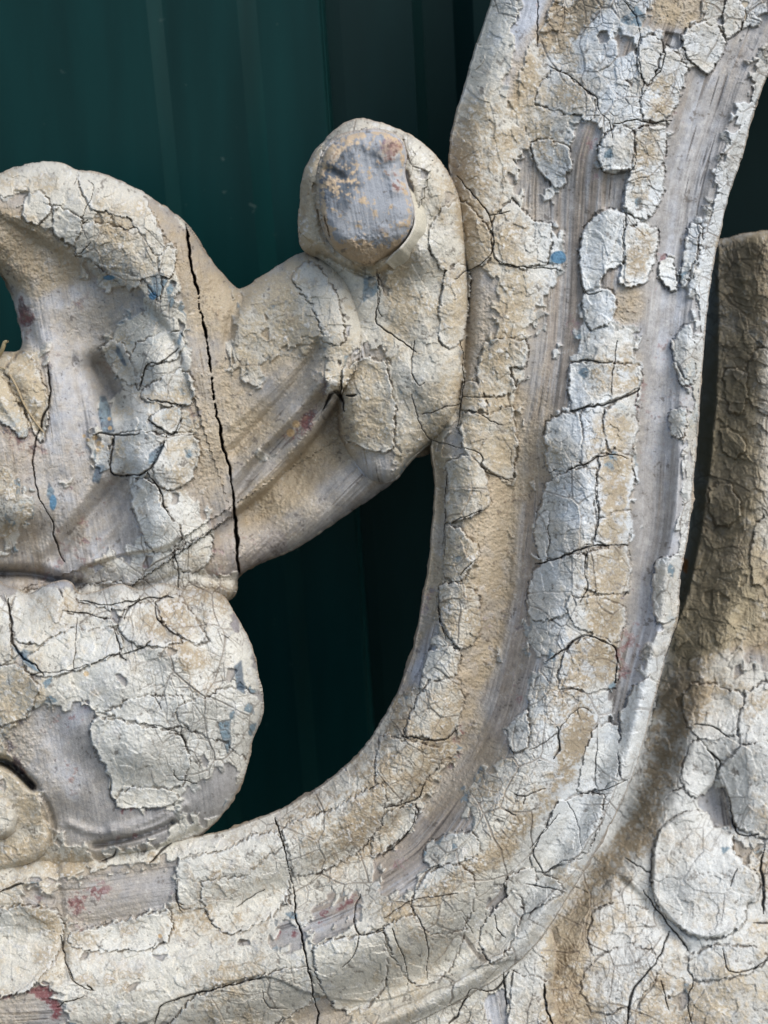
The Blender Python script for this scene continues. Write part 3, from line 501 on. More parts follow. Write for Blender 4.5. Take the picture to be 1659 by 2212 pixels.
# grain
Ug = np.where(front_stem, T * 540, GX * 0.98 - GY * 0.17); Vg = np.where(front_stem, S, GY)
Ug = np.where(petal, GX * 0.70 + GY * 0.71, Ug); Vg = np.where(petal, -GX * 0.71 + GY * 0.70, Vg)
lowleft = (GY > 1830) & (GX < 900) & front_stem
Ug = Ug + 2.5 * n60; 
g1 = bil(TA, Ug / 2.2, Vg / 60.0, wrap=True); g2 = bil(TC, Ug / 3.0 + 400, Vg / 130.0 + 77, wrap=True); g3 = bil(TB, Ug / 1.3 + 200, Vg / 30.0 + 7, wrap=True)
blm = np.maximum(sm(-5, 12, sdf_ball), sm(-4, 2, sdf_disc))
g1 = g1 * (1 - 0.75 * blm); g2 = g2 * (1 - 0.6 * blm) + 0.5 * blm; g3 = g3 * (1 - 0.5 * blm)
gp = (1 - pd)
dust_noise = 0.55 * n20 + 0.35 * n8 + 0.25 * n3
sand = noise(GX, GY, 1.5, TB, 5, 405)
n45 = np.tanh(noise(GX, GY, 7, TC, 40, 950) * 0.8)
npat = np.tanh(noise(GX, GY, 5, TA, 140, 250))
Dd = dustm * 0.98 + 0.04 + 0.12 * n45 + 0.16 * npat * sm(0.05, 0.5, dustm + 0.15)
dust_w = sm(0.12, 1.0, Dd + 0.15 + 0.24 * dust_noise)                       # on bare wood it settles softly
rimw = np.clip(2 * (1 - blur(paint, 3)), 0, 1)
dust_p = sm(0.30, 0.78, (Dd + 0.10) * 0.80 - 0.22 * rimw * (Dd < 1.0) - 0.25 * FR + 0.24 * (0.6 * n8 + 0.7 * n3 + 0.35 * n20))        # on paint it is rubbed through in flecks
check = sm(1.25, 1.9, g3 * 0.7 + 0.55 * bil(TB, Ug / 2.4 + 90, Vg / 55.0 + 17, wrap=True)) * (1 - 0.6 * blm)
wood_h = gp * (1.5 * g1 + 0.7 * g2 + 0.9 * g3 - 3.5 * check) * (1 - 0.7 * dust_w) + gp * dust_w * (1.1 * n20 + 0.9 * sand + 0.5 * n8 + 1.0)
detail = pm + wood_h + 0.5 * sand * dust_p - crk_d
CRK = np.maximum(crk, 0.0)

def lerp(a, b, t):
    return a + (b - a) * t[..., None]
C = lambda r, g, b: np.array([r, g, b], np.float32)
# wood
lm = sm(700, 560, GX) * (1 - 0 * GY)
g2 = g2 * (1 - 0.7 * lm) + lm * 0.75 * (0.8 * n20 + 0.5 * n8); g1 = g1 * (1 - 0.45 * lm) + 0.35 * lm * n8
wc = np.broadcast_to(C(.32, .305, .285), GX.shape + (3,)).copy()
wc = lerp(wc, C(.43, .445, .47), sm(-0.3, 1.4, g2 + 0.4 * n8))
wc = lerp(wc, C(.28, .21, .14), sm(0.5, 1.7, g1 - 0.25 * g2) * 0.55)
wc = lerp(wc, C(.085, .075, .075), sm(0.6, 1.9, g3 * 0.55 - g1 * 0.8) * 0.65)
wc = lerp(wc, C(.50, .49, .47), sm(0.6, 2.0, g3 + 0.4 * g2) * 0.55)
wc = lerp(wc, C(.07, .058, .05), check * 0.7)
wc = lerp(wc, C(.10, .15, .19), sm(0.3, 1.3, bluem + 0.4 * n20) * 0.6)
wc = lerp(wc, C(.17, .115, .15), sm(0.5, 1.6, noise(GX, GY, 12, TA, 50, 950) * 0.7 + 0.3 * n8) * 0.22 * (GX < 620))
wc = lerp(wc, C(.22, .03, .035), sm(0.55, 1.0, redm + 0.3 * n8 + 0.15 * n3) * 0.6)
wc = lerp(wc, C(.40, .18, .07), sm(0.9, 1.5, n8 * 0.8 - n3 * 0.2) * sm(.3, .8, redm) * 0.6)
wc = wc * (1 + 0.10 * np.tanh(n3) + 0.08 * np.tanh(sand))[..., None]
dcol = lerp(np.broadcast_to(C(.335, .26, .16), wc.shape), C(.43, .35, .235), sm(-1.2, 1.5, n20 + 0.5 * sand))
dcol = lerp(dcol, C(.36, .33, .285), sm(-0.2, 1.2, npat + 0.5 * n8) * 0.5)
dcol = lerp(dcol, C(.56, .46, .33), sm(1.0, 2.0, -sand + 0.3 * n3) * 0.5)
dcol = lerp(dcol, C(.26, .18, .10), sm(1.0, 2.2, sand - 0.2 * n8) * 0.5)
wc = lerp(wc, dcol, dust_w * 0.9)
# paint
pc = lerp(np.broadcast_to(C(.56, .535, .455), wc.shape), C(.59, .615, .615), np.clip(cool, 0, 1))
pc = lerp(pc, C(.46, .47, .43), sm(0.2, 1.6, n20) * 0.45)
pc = lerp(pc, C(.63, .62, .56), sm(0.2, 1.4, n8 * 0.7 - n20 * 0.5) * 0.5)
pc = pc * (0.93 + 0.12 * rm + 0.05 * (rs - 0.5))[..., None]
fleck = sm(0.5, 1.5, n3 + 0.4 * sand)
pc = lerp(pc, C(.44, .385, .29), np.clip(0.22 * (1 - 0.7 * cool) + sm(-0.5, 1.3, 0.5 * n20 + 0.7 * n8 + 0.5 * n45) * 0.5, 0, 1))
pc = lerp(pc, C(.64, .64, .60), np.clip(fleck * 0.55 + 0.5 * FR, 0, 1))
pc = lerp(pc, C(.36, .41, .42), sm(0.5, 1.3, bluem * 0.7 + 0.45 * n8 + 0.3 * n20) * 0.65)
bl = ((hash2(i_s, j_s, 400) < 0.01 + 0.10 * bluem) & (near > 0.05)) | (hash2(i_m, j_m, 402) < 0.003 + 0.03 * bluem)
pc = lerp(pc, C(.12, .19, .23), blur(bl.astype(np.float32), 0.7) * 0.85)
oldc = lerp(np.broadcast_to(C(.30, .30, .275), pc.shape), C(.13, .19, .225), sm(-0.2, 0.9, bluem + 0.5 * n45))
pc = lerp(pc, oldc, oldp * 0.9)
pc = lerp(pc, C(.36, .265, .16), sm(-.1, 1.6, Dd + 0.25 * n20 + 0.5 * kb) * 0.28)
pcol = lerp(np.broadcast_to(C(.325, .248, .15), pc.shape), C(.425, .35, .235), sm(-1, 1.2, n3 + n20))
pc = lerp(pc, pcol, dust_p * 0.86)
pc = lerp(pc, C(.25, .23, .20), sm(0.1, 1.6, sand - 0.3) * 0.4)
pc = lerp(pc, C(.13, .10, .075), np.clip(craze * 0.8 + 0.7 * fl_gap, 0, 1))
col = lerp(wc, pc, pd)
col = lerp(col, C(.035, .027, .022), np.clip(CRK * 0.85, 0, 1))
dk = sm(-1, 3, sdf_disc)
dcl = lerp(np.broadcast_to(C(.30, .31, .32), col.shape), C(.10, .115, .13), sm(-0.2, 0.9, n20 + 0.5 * n8 + 1.0 * np.exp(-(((GX - 745) / 60) ** 2 + ((GY - 395) / 60) ** 2)) + 1.0 * np.exp(-(((GX - 835) / 40) ** 2 + ((GY - 350) / 25) ** 2)) - 0.55))
dcl = lerp(dcl, C(.55, .51, .45), sm(0.1, 1.5, n8 - 0.4 * n20 + 0.4 * n3) * 0.6)
dcl = lerp(dcl, C(.36, .25, .17), sm(0.45, 1.2, 0.5 * n8 + 1.2 * np.exp(-(((GX - 810) / 50) ** 2 + ((GY - 500) / 22) ** 2)) - 0.1) * 0.6)
dcl = lerp(dcl, C(.20, .08, .08), sm(0.8, 1.3, 0.5 * n8 + 1.1 * np.exp(-(((GX - 840) / 28) ** 2 + ((GY - 312) / 18) ** 2))) * 0.6)
dcl = lerp(dcl, C(.42, .33, .23), sm(0.2, 1.2, 0.5 * n8 + 0.5 * n3 + 0.4 * n20) * 0.6)
dcl = lerp(dcl, C(.48, .36, .23), sm(0.25, 0.9, 0.4 * n3 + 0.3 * n20 + 1.1 * sm(505, 545, GY) + 0.8 * sm(9, 2, np.abs(sdf_disc - 6)) - 0.1) * 0.9)
col = lerp(col, dcl, dk)
redw = gp * sm(0.5, 0.95, redm + 0.28 * n8 + 0.18 * n3)
col = lerp(col, lerp(np.broadcast_to(C(.14, .045, .05), col.shape), C(.055, .035, .045), sm(0, 1.2, n20 + 0.4 * n3)), redw * 0.8)
col = lerp(col, C(.62, .61, .57), sm(1.35, 2.1, n3 + 0.35 * n8) * 0.55 * (1 - gp * 0.55) * (1 - dk))
col = lerp(col, C(.10, .08, .06), sm(1.7, 2.4, -n3 + 0.3 * sand) * 0.6)
slate = blur(raster([P('216,856 228,856 239,885 247,934 222,936 212,895'), P('208,1002 228,1005 214,1045 198,1040'), P('252,742 262,760 275,790 268,792 250,760'), P('390,712 396,720 388,748 382,740'),
    P('322,980 350,958 356,965 335,1000 320,1003'), P('868,410 884,430 880,470 872,440'), P('20,1392 50,1410 90,1455 60,1440'), P('505,1440 522,1425 530,1500 512,1490'), P('105,1040 118,1060 112,1090 100,1070')]), 0.8)
col = lerp(col, lerp(np.broadcast_to(C(.075, .10, .125), col.shape), C(.15, .22, .26), sm(-1, 1.5, n20 + n3)), slate * 0.85 * (1 - dk))
och = np.zeros_like(slate)
for ox_, oy_, rr_ in ((182, 942, 6), (190, 950, 6), (204, 946, 7), (214, 958, 7), (211, 972, 5), (222, 964, 4), (236, 904, 5), (238, 925, 5), (640, 915, 9), (628, 935, 8), (186, 1456, 6), (346, 2022, 5), (1483, 1215, 5), (1170, 2058, 3)):
    och = np.maximum(och, 1 - sm(.7, 1.1, np.hypot(GX - ox_, GY - oy_) / rr_ + 0.25 * n8))
col = lerp(col, lerp(np.broadcast_to(C(.42, .27, .12), col.shape), C(.55, .40, .22), sm(-1, 1, n3)), och * 0.8)
sbm = sm(-4, 6, sdf_b1) * (sdf_b2 < 10) * (sdf_stem < -6)
col = lerp(col, C(.31, .26, .165), sbm * sm(1675, 1615, GX) * (0.55 + 0.25 * np.tanh(n8 + n20)))
pinky = raster([P('1475,1205 1487,1210 1484,1240 1476,1235')])
col = lerp(col, C(.55, .20, .05), blur(pinky, 1) * 0.9)
blueblob = [(1207, 556, 15, 13), (235, 600, 16, 7), (115, 1085, 10, 22), (330, 640, 9, 9)]
for bx, by, rx, ry in blueblob:
    r = np.sqrt(((GX - bx) / rx) ** 2 + ((GY - by) / ry) ** 2) + 0.15 * n8
    col = lerp(col, C(.10, .20, .29), 1 - sm(0.85, 1.05, r))
print('fields', col.shape, float(paint.mean()))

# ------------------------------------------------------------------ forms
def ctrl(pts, soft=24):
    pts = np.array([float(q) for q in pts.replace(',', ' ').split()]).reshape(-1, 3)
    num = np.zeros(CGX.shape); den = num.copy()
    for x, y, h in pts:
        w = 1 / ((CGX - x) ** 2 + (CGY - y) ** 2 + soft ** 2) ** 1.7
        num += w * h; den += w
    return upc(blur(num / den, 3))

def lineprof(p, w, a):
    d, _, _ = poly_dist(smooth_poly(P(p), False), CGX, CGY, False)
    return a * np.exp(-(upc(d) / w) ** 2)

def linestep(p, w, reach, a):
    """raised by a on the left of the line as it is walked, fading over reach"""
    d, _, side = poly_dist(smooth_poly(P(p), False), CGX, CGY, False)
    d = upc(d * np.sign(side))
    return -a * np.tanh(d / w) * np.exp(-np.abs(d) / reach)

def rounded(sd, R, A):
    d = np.clip(sd, 0, R) / R
    return -A * (1 - np.sqrt(np.clip(1 - (1 - d) ** 2, 0, 1)))

tt = [0, .04, .09, .16, .23, .30, .37, .43, .50, .58, .66, .73, .79, .85, .90, .945, .975, 1.0]
hh = [62, 108, 134, 148, 134, 98, 108, 136, 172, 192, 188, 164, 124, 98, 108, 138, 130, 80]
hu = [60, 100, 128, 134, 122, 132, 158, 176, 190, 198, 190, 168, 138, 120, 124, 138, 128, 84]   # above, the inner groove closes
hm = [70, 118, 140, 150, 150, 148, 142, 140, 152, 170, 172, 158, 132, 116, 118, 134, 126, 84]
kU = 1 - sm(250, 560, GY); kM = (1 - sm(760, 1080, GY)) * (1 - kU); kL = 1 - kU - kM
hhm = float(np.mean(hh)); hh = [hhm + (q - hhm) * 1.18 for q in hh]
h_stem = kU * np.interp(T, tt, hu) + kM * np.interp(T, tt, hm) + kL * np.interp(T, tt, hh)
_d, _, _sd = poly_dist(smooth_poly(P('-70,2240 200,2230 325,2205 350,2172 430,2143 570,2110 680,2150 830,2160 995,2098 1125,2072'), False), CGX, CGY, False)
lowline = _d * np.sign(_sd)
h_stem = blur(h_stem.astype(np.float32), 7)
left = sm(900, 300, GX) * (GY > 1500)
h_stem = h_stem * (1 - left * 0.6) + left * 0.6 * (115 + 20 * np.sin(T * 3.1))
h_stem += 5 * n60 + 2 * n20
h_stem += lineprof('1005,580 1008,700 998,820 990,900', 14, -16)
h_stem -= 7 * sm(-3, 3, upc(lowline)) * sm(0, 200, GY - 1900)
h_stem += lineprof('150,1935 250,1900 370,1880', 40, -14)
h_stem += lineprof('120,1850 132,2000 140,2110', 10, -9)

h_leaf = ctrl('''60,380,85 100,450,108 200,470,118 300,520,118 380,620,112 0,450,100 60,560,82 150,640,70 60,660,70 200,740,52 250,830,30 235,780,34
 180,850,72 120,800,76 60,850,88 0,880,92 30,980,98 30,1080,100 130,1020,74 200,1000,70 250,1090,48 100,1200,40 20,1220,36 260,1190,46 340,780,112 330,900,120 330,1000,118 350,1120,104 400,1190,88
 420,800,100 450,700,92 480,640,80 440,950,92 480,1060,80 490,1180,66 560,680,98 610,620,100 660,580,104 705,640,124 725,720,132 715,820,124 620,820,98 640,900,92 560,930,80 600,760,92 530,1040,66 540,820,88
 760,900,44 720,950,40 640,1030,36 560,1110,34 800,985,66 760,1030,70 660,1100,62 570,1155,52 850,950,70 900,900,80 850,700,90 450,1260,50 200,1280,34 20,1290,40''')
h_leaf = 92 + (h_leaf - 92) * 1.55
h_leaf += rounded(sdf_leaf, 60, 70) + linestep('-30,450 60,500 130,545 210,590 300,640 370,720 400,800', 9, 60, 9)
h_leaf += linestep('505,1112 560,1072 620,1010 665,960 705,905 738,850', 5, 60, 24)
h_leaf += lineprof('505,1075 560,1000 630,930 690,865', 11, -15) + lineprof('505,975 570,905 640,825 690,745', 13, -17) + lineprof('505,1030 570,960 640,890 700,815', 11, 9) + lineprof('500,920 560,860 620,790', 10, 7) + lineprof('500,1105 560,1045 620,985 680,915 716,870', 8, 9)
h_leaf += lineprof('525,640 500,690 492,740', 12, -16) + lineprof('207,790 228,828 252,880', 22, -52) + lineprof('170,760 195,840 205,930', 16, 12) + lineprof('290,790 272,760 250,742', 12, 8)
h_leaf += linestep('175,1228 260,1200 350,1185 380,1170', 4, 36, 11) + lineprof('-20,1238 70,1236 130,1256 170,1264', 14, -26) + lineprof('170,1258 240,1272 330,1262 380,1240', 7, -10) + lineprof('190,1216 260,1222 330,1206', 22, 12)
h_leaf += lineprof('120,1200 160,1150 220,1085 280,1015', 14, -18) + lineprof('90,1190 160,1100 215,1030', 14, 12) + lineprof('200,1190 260,1120 300,1060', 12, 10) + lineprof('130,800 140,900 125,1000', 30, 12) + lineprof('60,700 90,790 95,900 72,980', 12, -9)
h_leaf += lineprof('-20,790 20,830 50,880 75,930', 20, -16) + lineprof('-20,845 20,890 50,940', 8, 7)
h_leaf += lineprof('-20,1240 60,1242 150,1258', 10, -30) + lineprof('420,1238 470,1250 505,1250', 9, -10) + lineprof('150,790 190,825 225,880', 24, -16)
h_leaf += 3.5 * n60 + 1.6 * n20

h_bud = ctrl('''790,430,226 720,400,205 680,450,160 700,340,168 790,300,178 870,350,200 930,420,190 905,520,200 960,500,168 985,580,150 760,540,196 820,560,196 690,520,160
 760,600,118 720,600,108 850,620,128 900,650,150 960,700,150 850,750,138 790,700,118 790,800,122 920,800,158 960,860,146 860,900,126 800,930,104 770,980,84 900,930,112''', 18)
h_bud += rounded(sdf_bud, 46, 60) - 9 * sm(14, -4, np.abs(sdf_disc + 4) - 0) * (GY > 300)
h_bud -= 30 * np.exp(-(((GX - 795) / 26) ** 2 + ((GY - 582) / 12) ** 2))
h_bud += linestep('900,470 880,530 840,572 800,592 750,575 700,545 670,520', 4, 26, -13)
h_bud += lineprof('690,548 750,578 800,600', 5, -14) + lineprof('840,700 880,740 900,780', 18, -5)
h_bud += 3 * n60 + 1.6 * n20
h_disc = 236 + rounded(sdf_disc, 34, 30) + 16 * sm(560, 440, GY) - 26 * sm(505, 572, GY) + 3.5 * n60 + 2.6 * n20 + lineprof('705,365 720,372 735,385', 9, -10) + 3 * np.tanh(n8)

h_ball = ctrl('''260,1470,232 350,1420,222 400,1520,214 480,1440,188 500,1560,176 420,1640,184 300,1600,214 200,1560,208 120,1480,212 40,1420,196 20,1540,184 100,1600,180 250,1330,178 400,1310,160 100,1310,168 30,1310,150
 150,1680,168 250,1740,152 350,1730,150 440,1700,146 480,1660,150 300,1800,136 180,1800,132 400,1790,118 250,1860,112 100,1860,112 0,1640,160''', 30)
h_ball += rounded(sdf_ball, 80, 84)
h_ball += lineprof('235,1858 300,1845 360,1828 420,1795', 7, -16) + lineprof('205,1826 250,1818 300,1806 350,1788 372,1776', 6, -26) + lineprof('240,1792 300,1780 360,1755', 9, 9) + lineprof('150,1780 220,1800 330,1790 400,1740', 9, 8) + lineprof('330,1900 345,1860 375,1830 420,1810', 6, -14)
h_ball += lineprof('250,1340 300,1380 400,1430 460,1520', 26, 8) + 4 * n60 + 2.4 * n20
h_ball += lineprof('-40,1640 10,1647 40,1668 70,1698', 8, -95) + lineprof('82,1706 104,1740 117,1785 108,1815', 5, -12)
h_vol = ctrl('-40,1680,150 30,1690,156 80,1740,150 100,1810,138 50,1840,132 0,1850,126 60,1780,140 0,1700,150 -30,1760,110 20,1830,120 45,1800,118', 12) + rounded(sdf_vol, 22, 26) + 2 * n20
h_eye = 178 + rounded(sdf_eye, 32, 30) + 1.5 * n20
h_low = 78 + rounded(sdf_low, 40, 40) + 5 * n60 + lineprof('1000,2212 1100,2100 1140,2040', 20, -8)

dS = -sdf_stem
xl = np.interp(GY, [500, 700, 850, 1000, 1150, 1280, 1400, 1500], [1549, 1549, 1546, 1532, 1512, 1485, 1440, 1400]).astype(np.float32)
shingle = 4.5 * np.clip(ly2 / 34 + .5, 0, 1) * (hash2(i_c, j_c, 77) - 0.1)
h_b1 = (-225 + 110 * sm(-20, 130, GX - xl) - 170 * (1 - sm(-34, 6, GX - xl)) + rounded(sdf_b1, 30, 30) + 5 * n60 + 5 * n20 + shingle
        + lineprof('1590,1340 1620,1300 1660,1260', 12, -10))
h_b2 = ctrl('''1480,1450,-110 1400,1640,-100 1450,1560,-100 1330,1760,-92 1250,1880,-80 1200,1980,-60 1170,2060,-58 1540,1440,-110 1600,1500,-80 1500,1600,-70 1460,1740,-72 1400,1800,-70 1350,1880,-62 1290,1960,-44 1250,2080,-26 1230,2200,-20
 1640,1600,-40 1640,1750,-46 1560,1740,-96 1500,1900,-38 1600,1900,-40 1660,1900,-52 1500,2050,-20 1400,2100,-4 1560,2150,0 1650,2150,-10 1350,2200,4 1420,1960,-56''', 30)
h_b2 += linestep('1290,570', 1, 1, 0) if False else 0
ROUNDF = smooth_poly(P('1180,650 1290,565 1390,560 1440,630 1500,660 1515,740 1615,830 1615,930 1560,960 1560,1020 1480,1090 1380,1110 1280,1070 1200,980 1155,900 1160,800', 6))
h_b2 += 5 * np.tanh(noise(GX, GY, 18, TA, 19, 450)) - 16 * np.exp(-(((GX - 1545) / 30) ** 2 + ((GY - 1735) / 45) ** 2))
dR, _, _ = poly_dist(ROUNDF, CGX, CGY); sR = upc(np.where(inside(ROUNDF, CGX, CGY), dR, -dR)) + 1.5 * n8
h_b2 -= 85 * (1 - sm(0, 110, dS)) * sm(2150, 1750, GY)
h_b2 += 7 * sm(-1, 8, sR)
h_b2 -= 40 * (1 - sm(0, 40, sdf_b2)) * (GX > 1400) * (GY < 1650)
h_b2 += lineprof('1340,1900 1400,1960 1480,2050', 10, -10) + 6 * n60 + 3 * n20
lump = (noise(GX, GY, 11, TA, 9, 9))
deep = raster([P('955,740 1055,735 1045,800 1030,900 1080,930 980,910 945,900 945,800', 2), P('1215,140 1275,150 1270,215 1215,215', 2), P('80,870 150,880 180,920 240,930 230,960 160,950 120,920', 5),
               P('60,820 130,830 120,880 60,870', 1), P('1370,480 1430,430 1480,460 1510,600 1480,625 1430,600 1380,540', 6), P('455,940 470,1060 540,1040 520,1100 440,1100', 6) * 0 - 500])
deep = blur(deep, 1.2) * 12
shallow = blur(raster([P('250,920 340,860 420,830 640,800 760,790 730,960 530,1020 380,1055 290,1030 250,990', 5),
                  P('430,560 560,610 550,1100 500,1300 300,1475 330,1340 410,1270 420,1100 380,1040 410,930 370,850 350,780 440,730 450,650', 4)]), 2.5) * 6
detail = detail - deep - shallow

# ------------------------------------------------------------------ material of the carving
def new_mat(name):
    m = bpy.data.materials.new(name); m.use_nodes = True
    nt = m.node_tree; b = nt.nodes['Principled BSDF']
    return m, nt, b

def carve_mat(name, spec=0.25, rough=0.88):
    m, nt, b = new_mat(name)
    at = nt.nodes.new('ShaderNodeAttribute'); at.attribute_name = 'surface'
    tc = nt.nodes.new('ShaderNodeTexCoord')
    n1 = nt.nodes.new('ShaderNodeTexNoise'); n1.inputs['Scale'].default_value = 1500; n1.inputs['Detail'].default_value = 4; n1.inputs['Roughness'].default_value = 0.7
    n2 = nt.nodes.new('ShaderNodeTexNoise'); n2.inputs['Scale'].default_value = 420; n2.inputs['Detail'].default_value = 5
    nt.links.new(tc.outputs['Object'], n1.inputs['Vector']); nt.links.new(tc.outputs['Object'], n2.inputs['Vector'])
    r = nt.nodes.new('ShaderNodeMapRange'); r.inputs['From Min'].default_value = 0.3; r.inputs['From Max'].default_value = 0.7
    r.inputs['To Min'].default_value = 0.86; r.inputs['To Max'].default_value = 1.14
    nt.links.new(n1.outputs['Fac'], r.inputs['Value'])
    mx = nt.nodes.new('ShaderNodeVectorMath'); mx.operation = 'SCALE'
    nt.links.new(at.outputs['Color'], mx.inputs[0]); nt.links.new(r.outputs[0], mx.inputs['Scale'])
    nt.links.new(mx.outputs[0], b.inputs['Base Color'])
    bp = nt.nodes.new('ShaderNodeBump'); bp.inputs['Strength'].default_value = 0.5; bp.inputs['Distance'].default_value = 0.0005
    nt.links.new(n1.outputs['Fac'], bp.inputs['Height'])
    bp2 = nt.nodes.new('ShaderNodeBump'); bp2.inputs['Strength'].default_value = 0.15; bp2.inputs['Distance'].default_value = 0.0008
    nt.links.new(n2.outputs['Fac'], bp2.inputs['Height']); nt.links.new(bp.outputs[0], bp2.inputs['Normal'])
    nt.links.new(bp2.outputs[0], b.inputs['Normal'])
    b.inputs['Roughness'].default_value = rough
    b.inputs['Specular IOR Level'].default_value = spec
    return m
MAT = carve_mat('peeling_paint_on_wood')

def link_mesh(name, verts, faces, mat, parent=None, colors=None, smooth=True):
    me = bpy.data.meshes.new(name)
    verts = np.asarray(verts, np.float32)
    if parent is not None:
        verts = verts - np.array(parent.location, np.float32)
    if isinstance(faces, np.ndarray):
        nf, k = faces.shape
        me.vertices.add(len(verts)); me.vertices.foreach_set('co', verts.ravel())
        me.loops.add(nf * k); me.loops.foreach_set('vertex_index', faces.astype(np.int32).ravel())
        me.polygons.add(nf); me.polygons.foreach_set('loop_start', np.arange(0, nf * k, k, dtype=np.int32))
        me.polygons.foreach_set('loop_total', np.full(nf, k, np.int32))
        me.update(calc_edges=True)
    else:
        me.from_pydata([tuple(v) for v in verts], [], faces); me.update()
    me.polygons.foreach_set('use_smooth', np.full(len(me.polygons), smooth))
    if colors is not None:
        ca = me.color_attributes.new('surface', 'FLOAT_COLOR', 'POINT')
        c4 = np.ones((len(verts), 4), np.float32); c4[:, :3] = colors
        ca.data.foreach_set('color', c4.ravel())
    me.materials.append(mat)
    o = bpy.data.objects.new(name, me); COL.objects.link(o)
    if parent is not None: o.parent = parent
    return o

def thing(name, label, cat, loc, group=None):
    o = bpy.data.objects.new(name, None); COL.objects.link(o)
    o.location = loc; o['label'] = label; o['category'] = cat; o.empty_display_size = 0.02
    if group: o['group'] = group
    bpy.context.view_layer.update()
    return o

HS = 1.32
def relief(name, parent, sd, h, thick, label=None, dscale=1.0, ragged=1.0, rings=12, cull=None):
    """a carved part: relief front bounded by its outline, sides that turn back round the wood"""
    sd = sd + ragged * (1.5 * n20 + 0.8 * n8 + 1.5 * (rs - .5) * pd)
    rim = sm(-2, 10, sd)
    H = (h * HS + dscale * detail * (0.35 + 0.65 * rim)).astype(np.float32)
    ins = sd > 0
    cell = ins[:-1, :-1] | ins[1:, :-1] | ins[:-1, 1:] | ins[1:, 1:]
    if cull is not None: cell &= ~cull[:-1, :-1]
    use = np.zeros(ins.shape, bool)
    use[:-1, :-1] |= cell; use[1:, :-1] |= cell; use[:-1, 1:] |= cell; use[1:, 1:] |= cell
    idx = np.full(ins.shape, -1, np.int64); idx[use] = np.arange(use.sum())
    gyy, gxx = np.gradient(blur(sd, 1.2), Q)
    gn = np.sqrt(gxx ** 2 + gyy ** 2) + 1e-4
    nxn, nyn = gxx / gn, gyy / gn
    mv = np.where(sd < 0, np.clip(-sd, 0, 2.4), 0)
    px = (GX + nxn * mv)[use]; py = (GY + nyn * mv)[use]; hz = H[use]; cc = col[use]; nx_, ny_ = nxn[use], nyn[use]
    f = np.stack([idx[:-1, :-1], idx[1:, :-1], idx[1:, 1:], idx[:-1, 1:]], -1)[cell]
    n = len(px)
    # open border
    ed = np.concatenate([f[:, [0, 1]], f[:, [1, 2]], f[:, [2, 3]], f[:, [3, 0]]])
    key = np.minimum(ed[:, 0], ed[:, 1]) * n + np.maximum(ed[:, 0], ed[:, 1])
    uq, inv, cnt = np.unique(key, return_inverse=True, return_counts=True)
    be = ed[cnt[inv] == 1]
    bv = np.unique(be); pos = np.full(n, -1, np.int64); pos[bv] = np.arange(len(bv)); nb = len(bv)
    wn_ = noise(px[bv] * 0.9, py[bv] * 0.9, 5, TA, 31, 7)
    PXs, PYs, HZs, CC = [px], [py], [hz], [cc]
    F = [f]
    prev = bv
    for r in range(1, rings + 1):
        k = r / rings
        off = -(4.0 * math.sin(min(k * 3.0, 1) * math.pi / 2)) + 34 * max(0, k - 0.25) ** 1.6 + 1.6 * wn_ * min(1, k * 3) * noise(px[bv] + 40 * r, py[bv], 7, TB)
        dz = thick * (k ** 1.25)
        PXs.append(px[bv] + nx_[bv] * off); PYs.append(py[bv] + ny_[bv] * off); HZs.append(hz[bv] - dz)
        vary = noise(px[bv] + 300, py[bv] + 9 * r, 6, TA)
        c = lerp(np.broadcast_to(C(.30, .25, .20), (nb, 3)), C(.40, .31, .21), sm(-1, 1, vary))
        m = min(1, k * 4) * np.ones(nb)
        CC.append(lerp(cc[bv] * 0.97, c, m * 0.8))
        base = n + (r - 1) * nb
        cur = np.full(n, -1, np.int64); cur[bv] = base + np.arange(nb)
        if r == 1: F.append(np.stack([be[:, 1], be[:, 0], cur[be[:, 0]], cur[be[:, 1]]], -1))
        else: F.append(np.stack([prv[be[:, 1]], prv[be[:, 0]], cur[be[:, 0]], cur[be[:, 1]]], -1))
        prv = cur
    v = W(np.concatenate(PXs), np.concatenate(PYs), np.concatenate(HZs))
    o = link_mesh(name, v, np.concatenate(F), MAT, parent, np.concatenate(CC))
    if label: o['label'] = label
    print(name, len(v))
    return o

carving = thing('carved_ornament', 'large weathered wooden scroll with peeling cream paint in front of the green fence', 'wood carving', tuple(W(830., 2212., 0.)))
# parts hidden under others need not carry the fine grid
relief('scroll_stem', carving, sdf_stem, h_stem, 190, cull=(sdf_bud > 30) | (sdf_ball > 40))
relief('leaf', carving, sdf_leaf, h_leaf, 165, cull=(sdf_bud > 30) | (sdf_ball > 34))
bud = relief('scroll_bud', carving, sdf_bud, h_bud, 180, cull=(sdf_disc > 30))
relief('dowel_end', bud, sdf_disc, h_disc, 60, rings=8, label='round end of bare grey wood') if False else None
dd = relief('dowel_end', carving, sdf_disc, h_disc, 60, rings=8, label='round end of bare grey wood')
relief('ball_lobe', carving, sdf_ball, h_ball, 190)
relief('volute', carving, sdf_vol, h_vol, 60, rings=8)
relief('volute_eye', carving, sdf_eye, h_eye, 40, rings=6)
relief('lower_band', carving, sdf_low, h_low, 120)
carving2 = thing('carved_ornament', 'second dusty carving lying further back behind the right edge of the scroll', 'wood carving', tuple(W(1550., 2212., -150.)))
relief('side_band', carving2, sdf_b1, h_b1, 120, cull=(sdf_b2 > 60))
relief('leaf', carving2, sdf_b2, h_b2, 110, cull=(sdf_stem > 90))

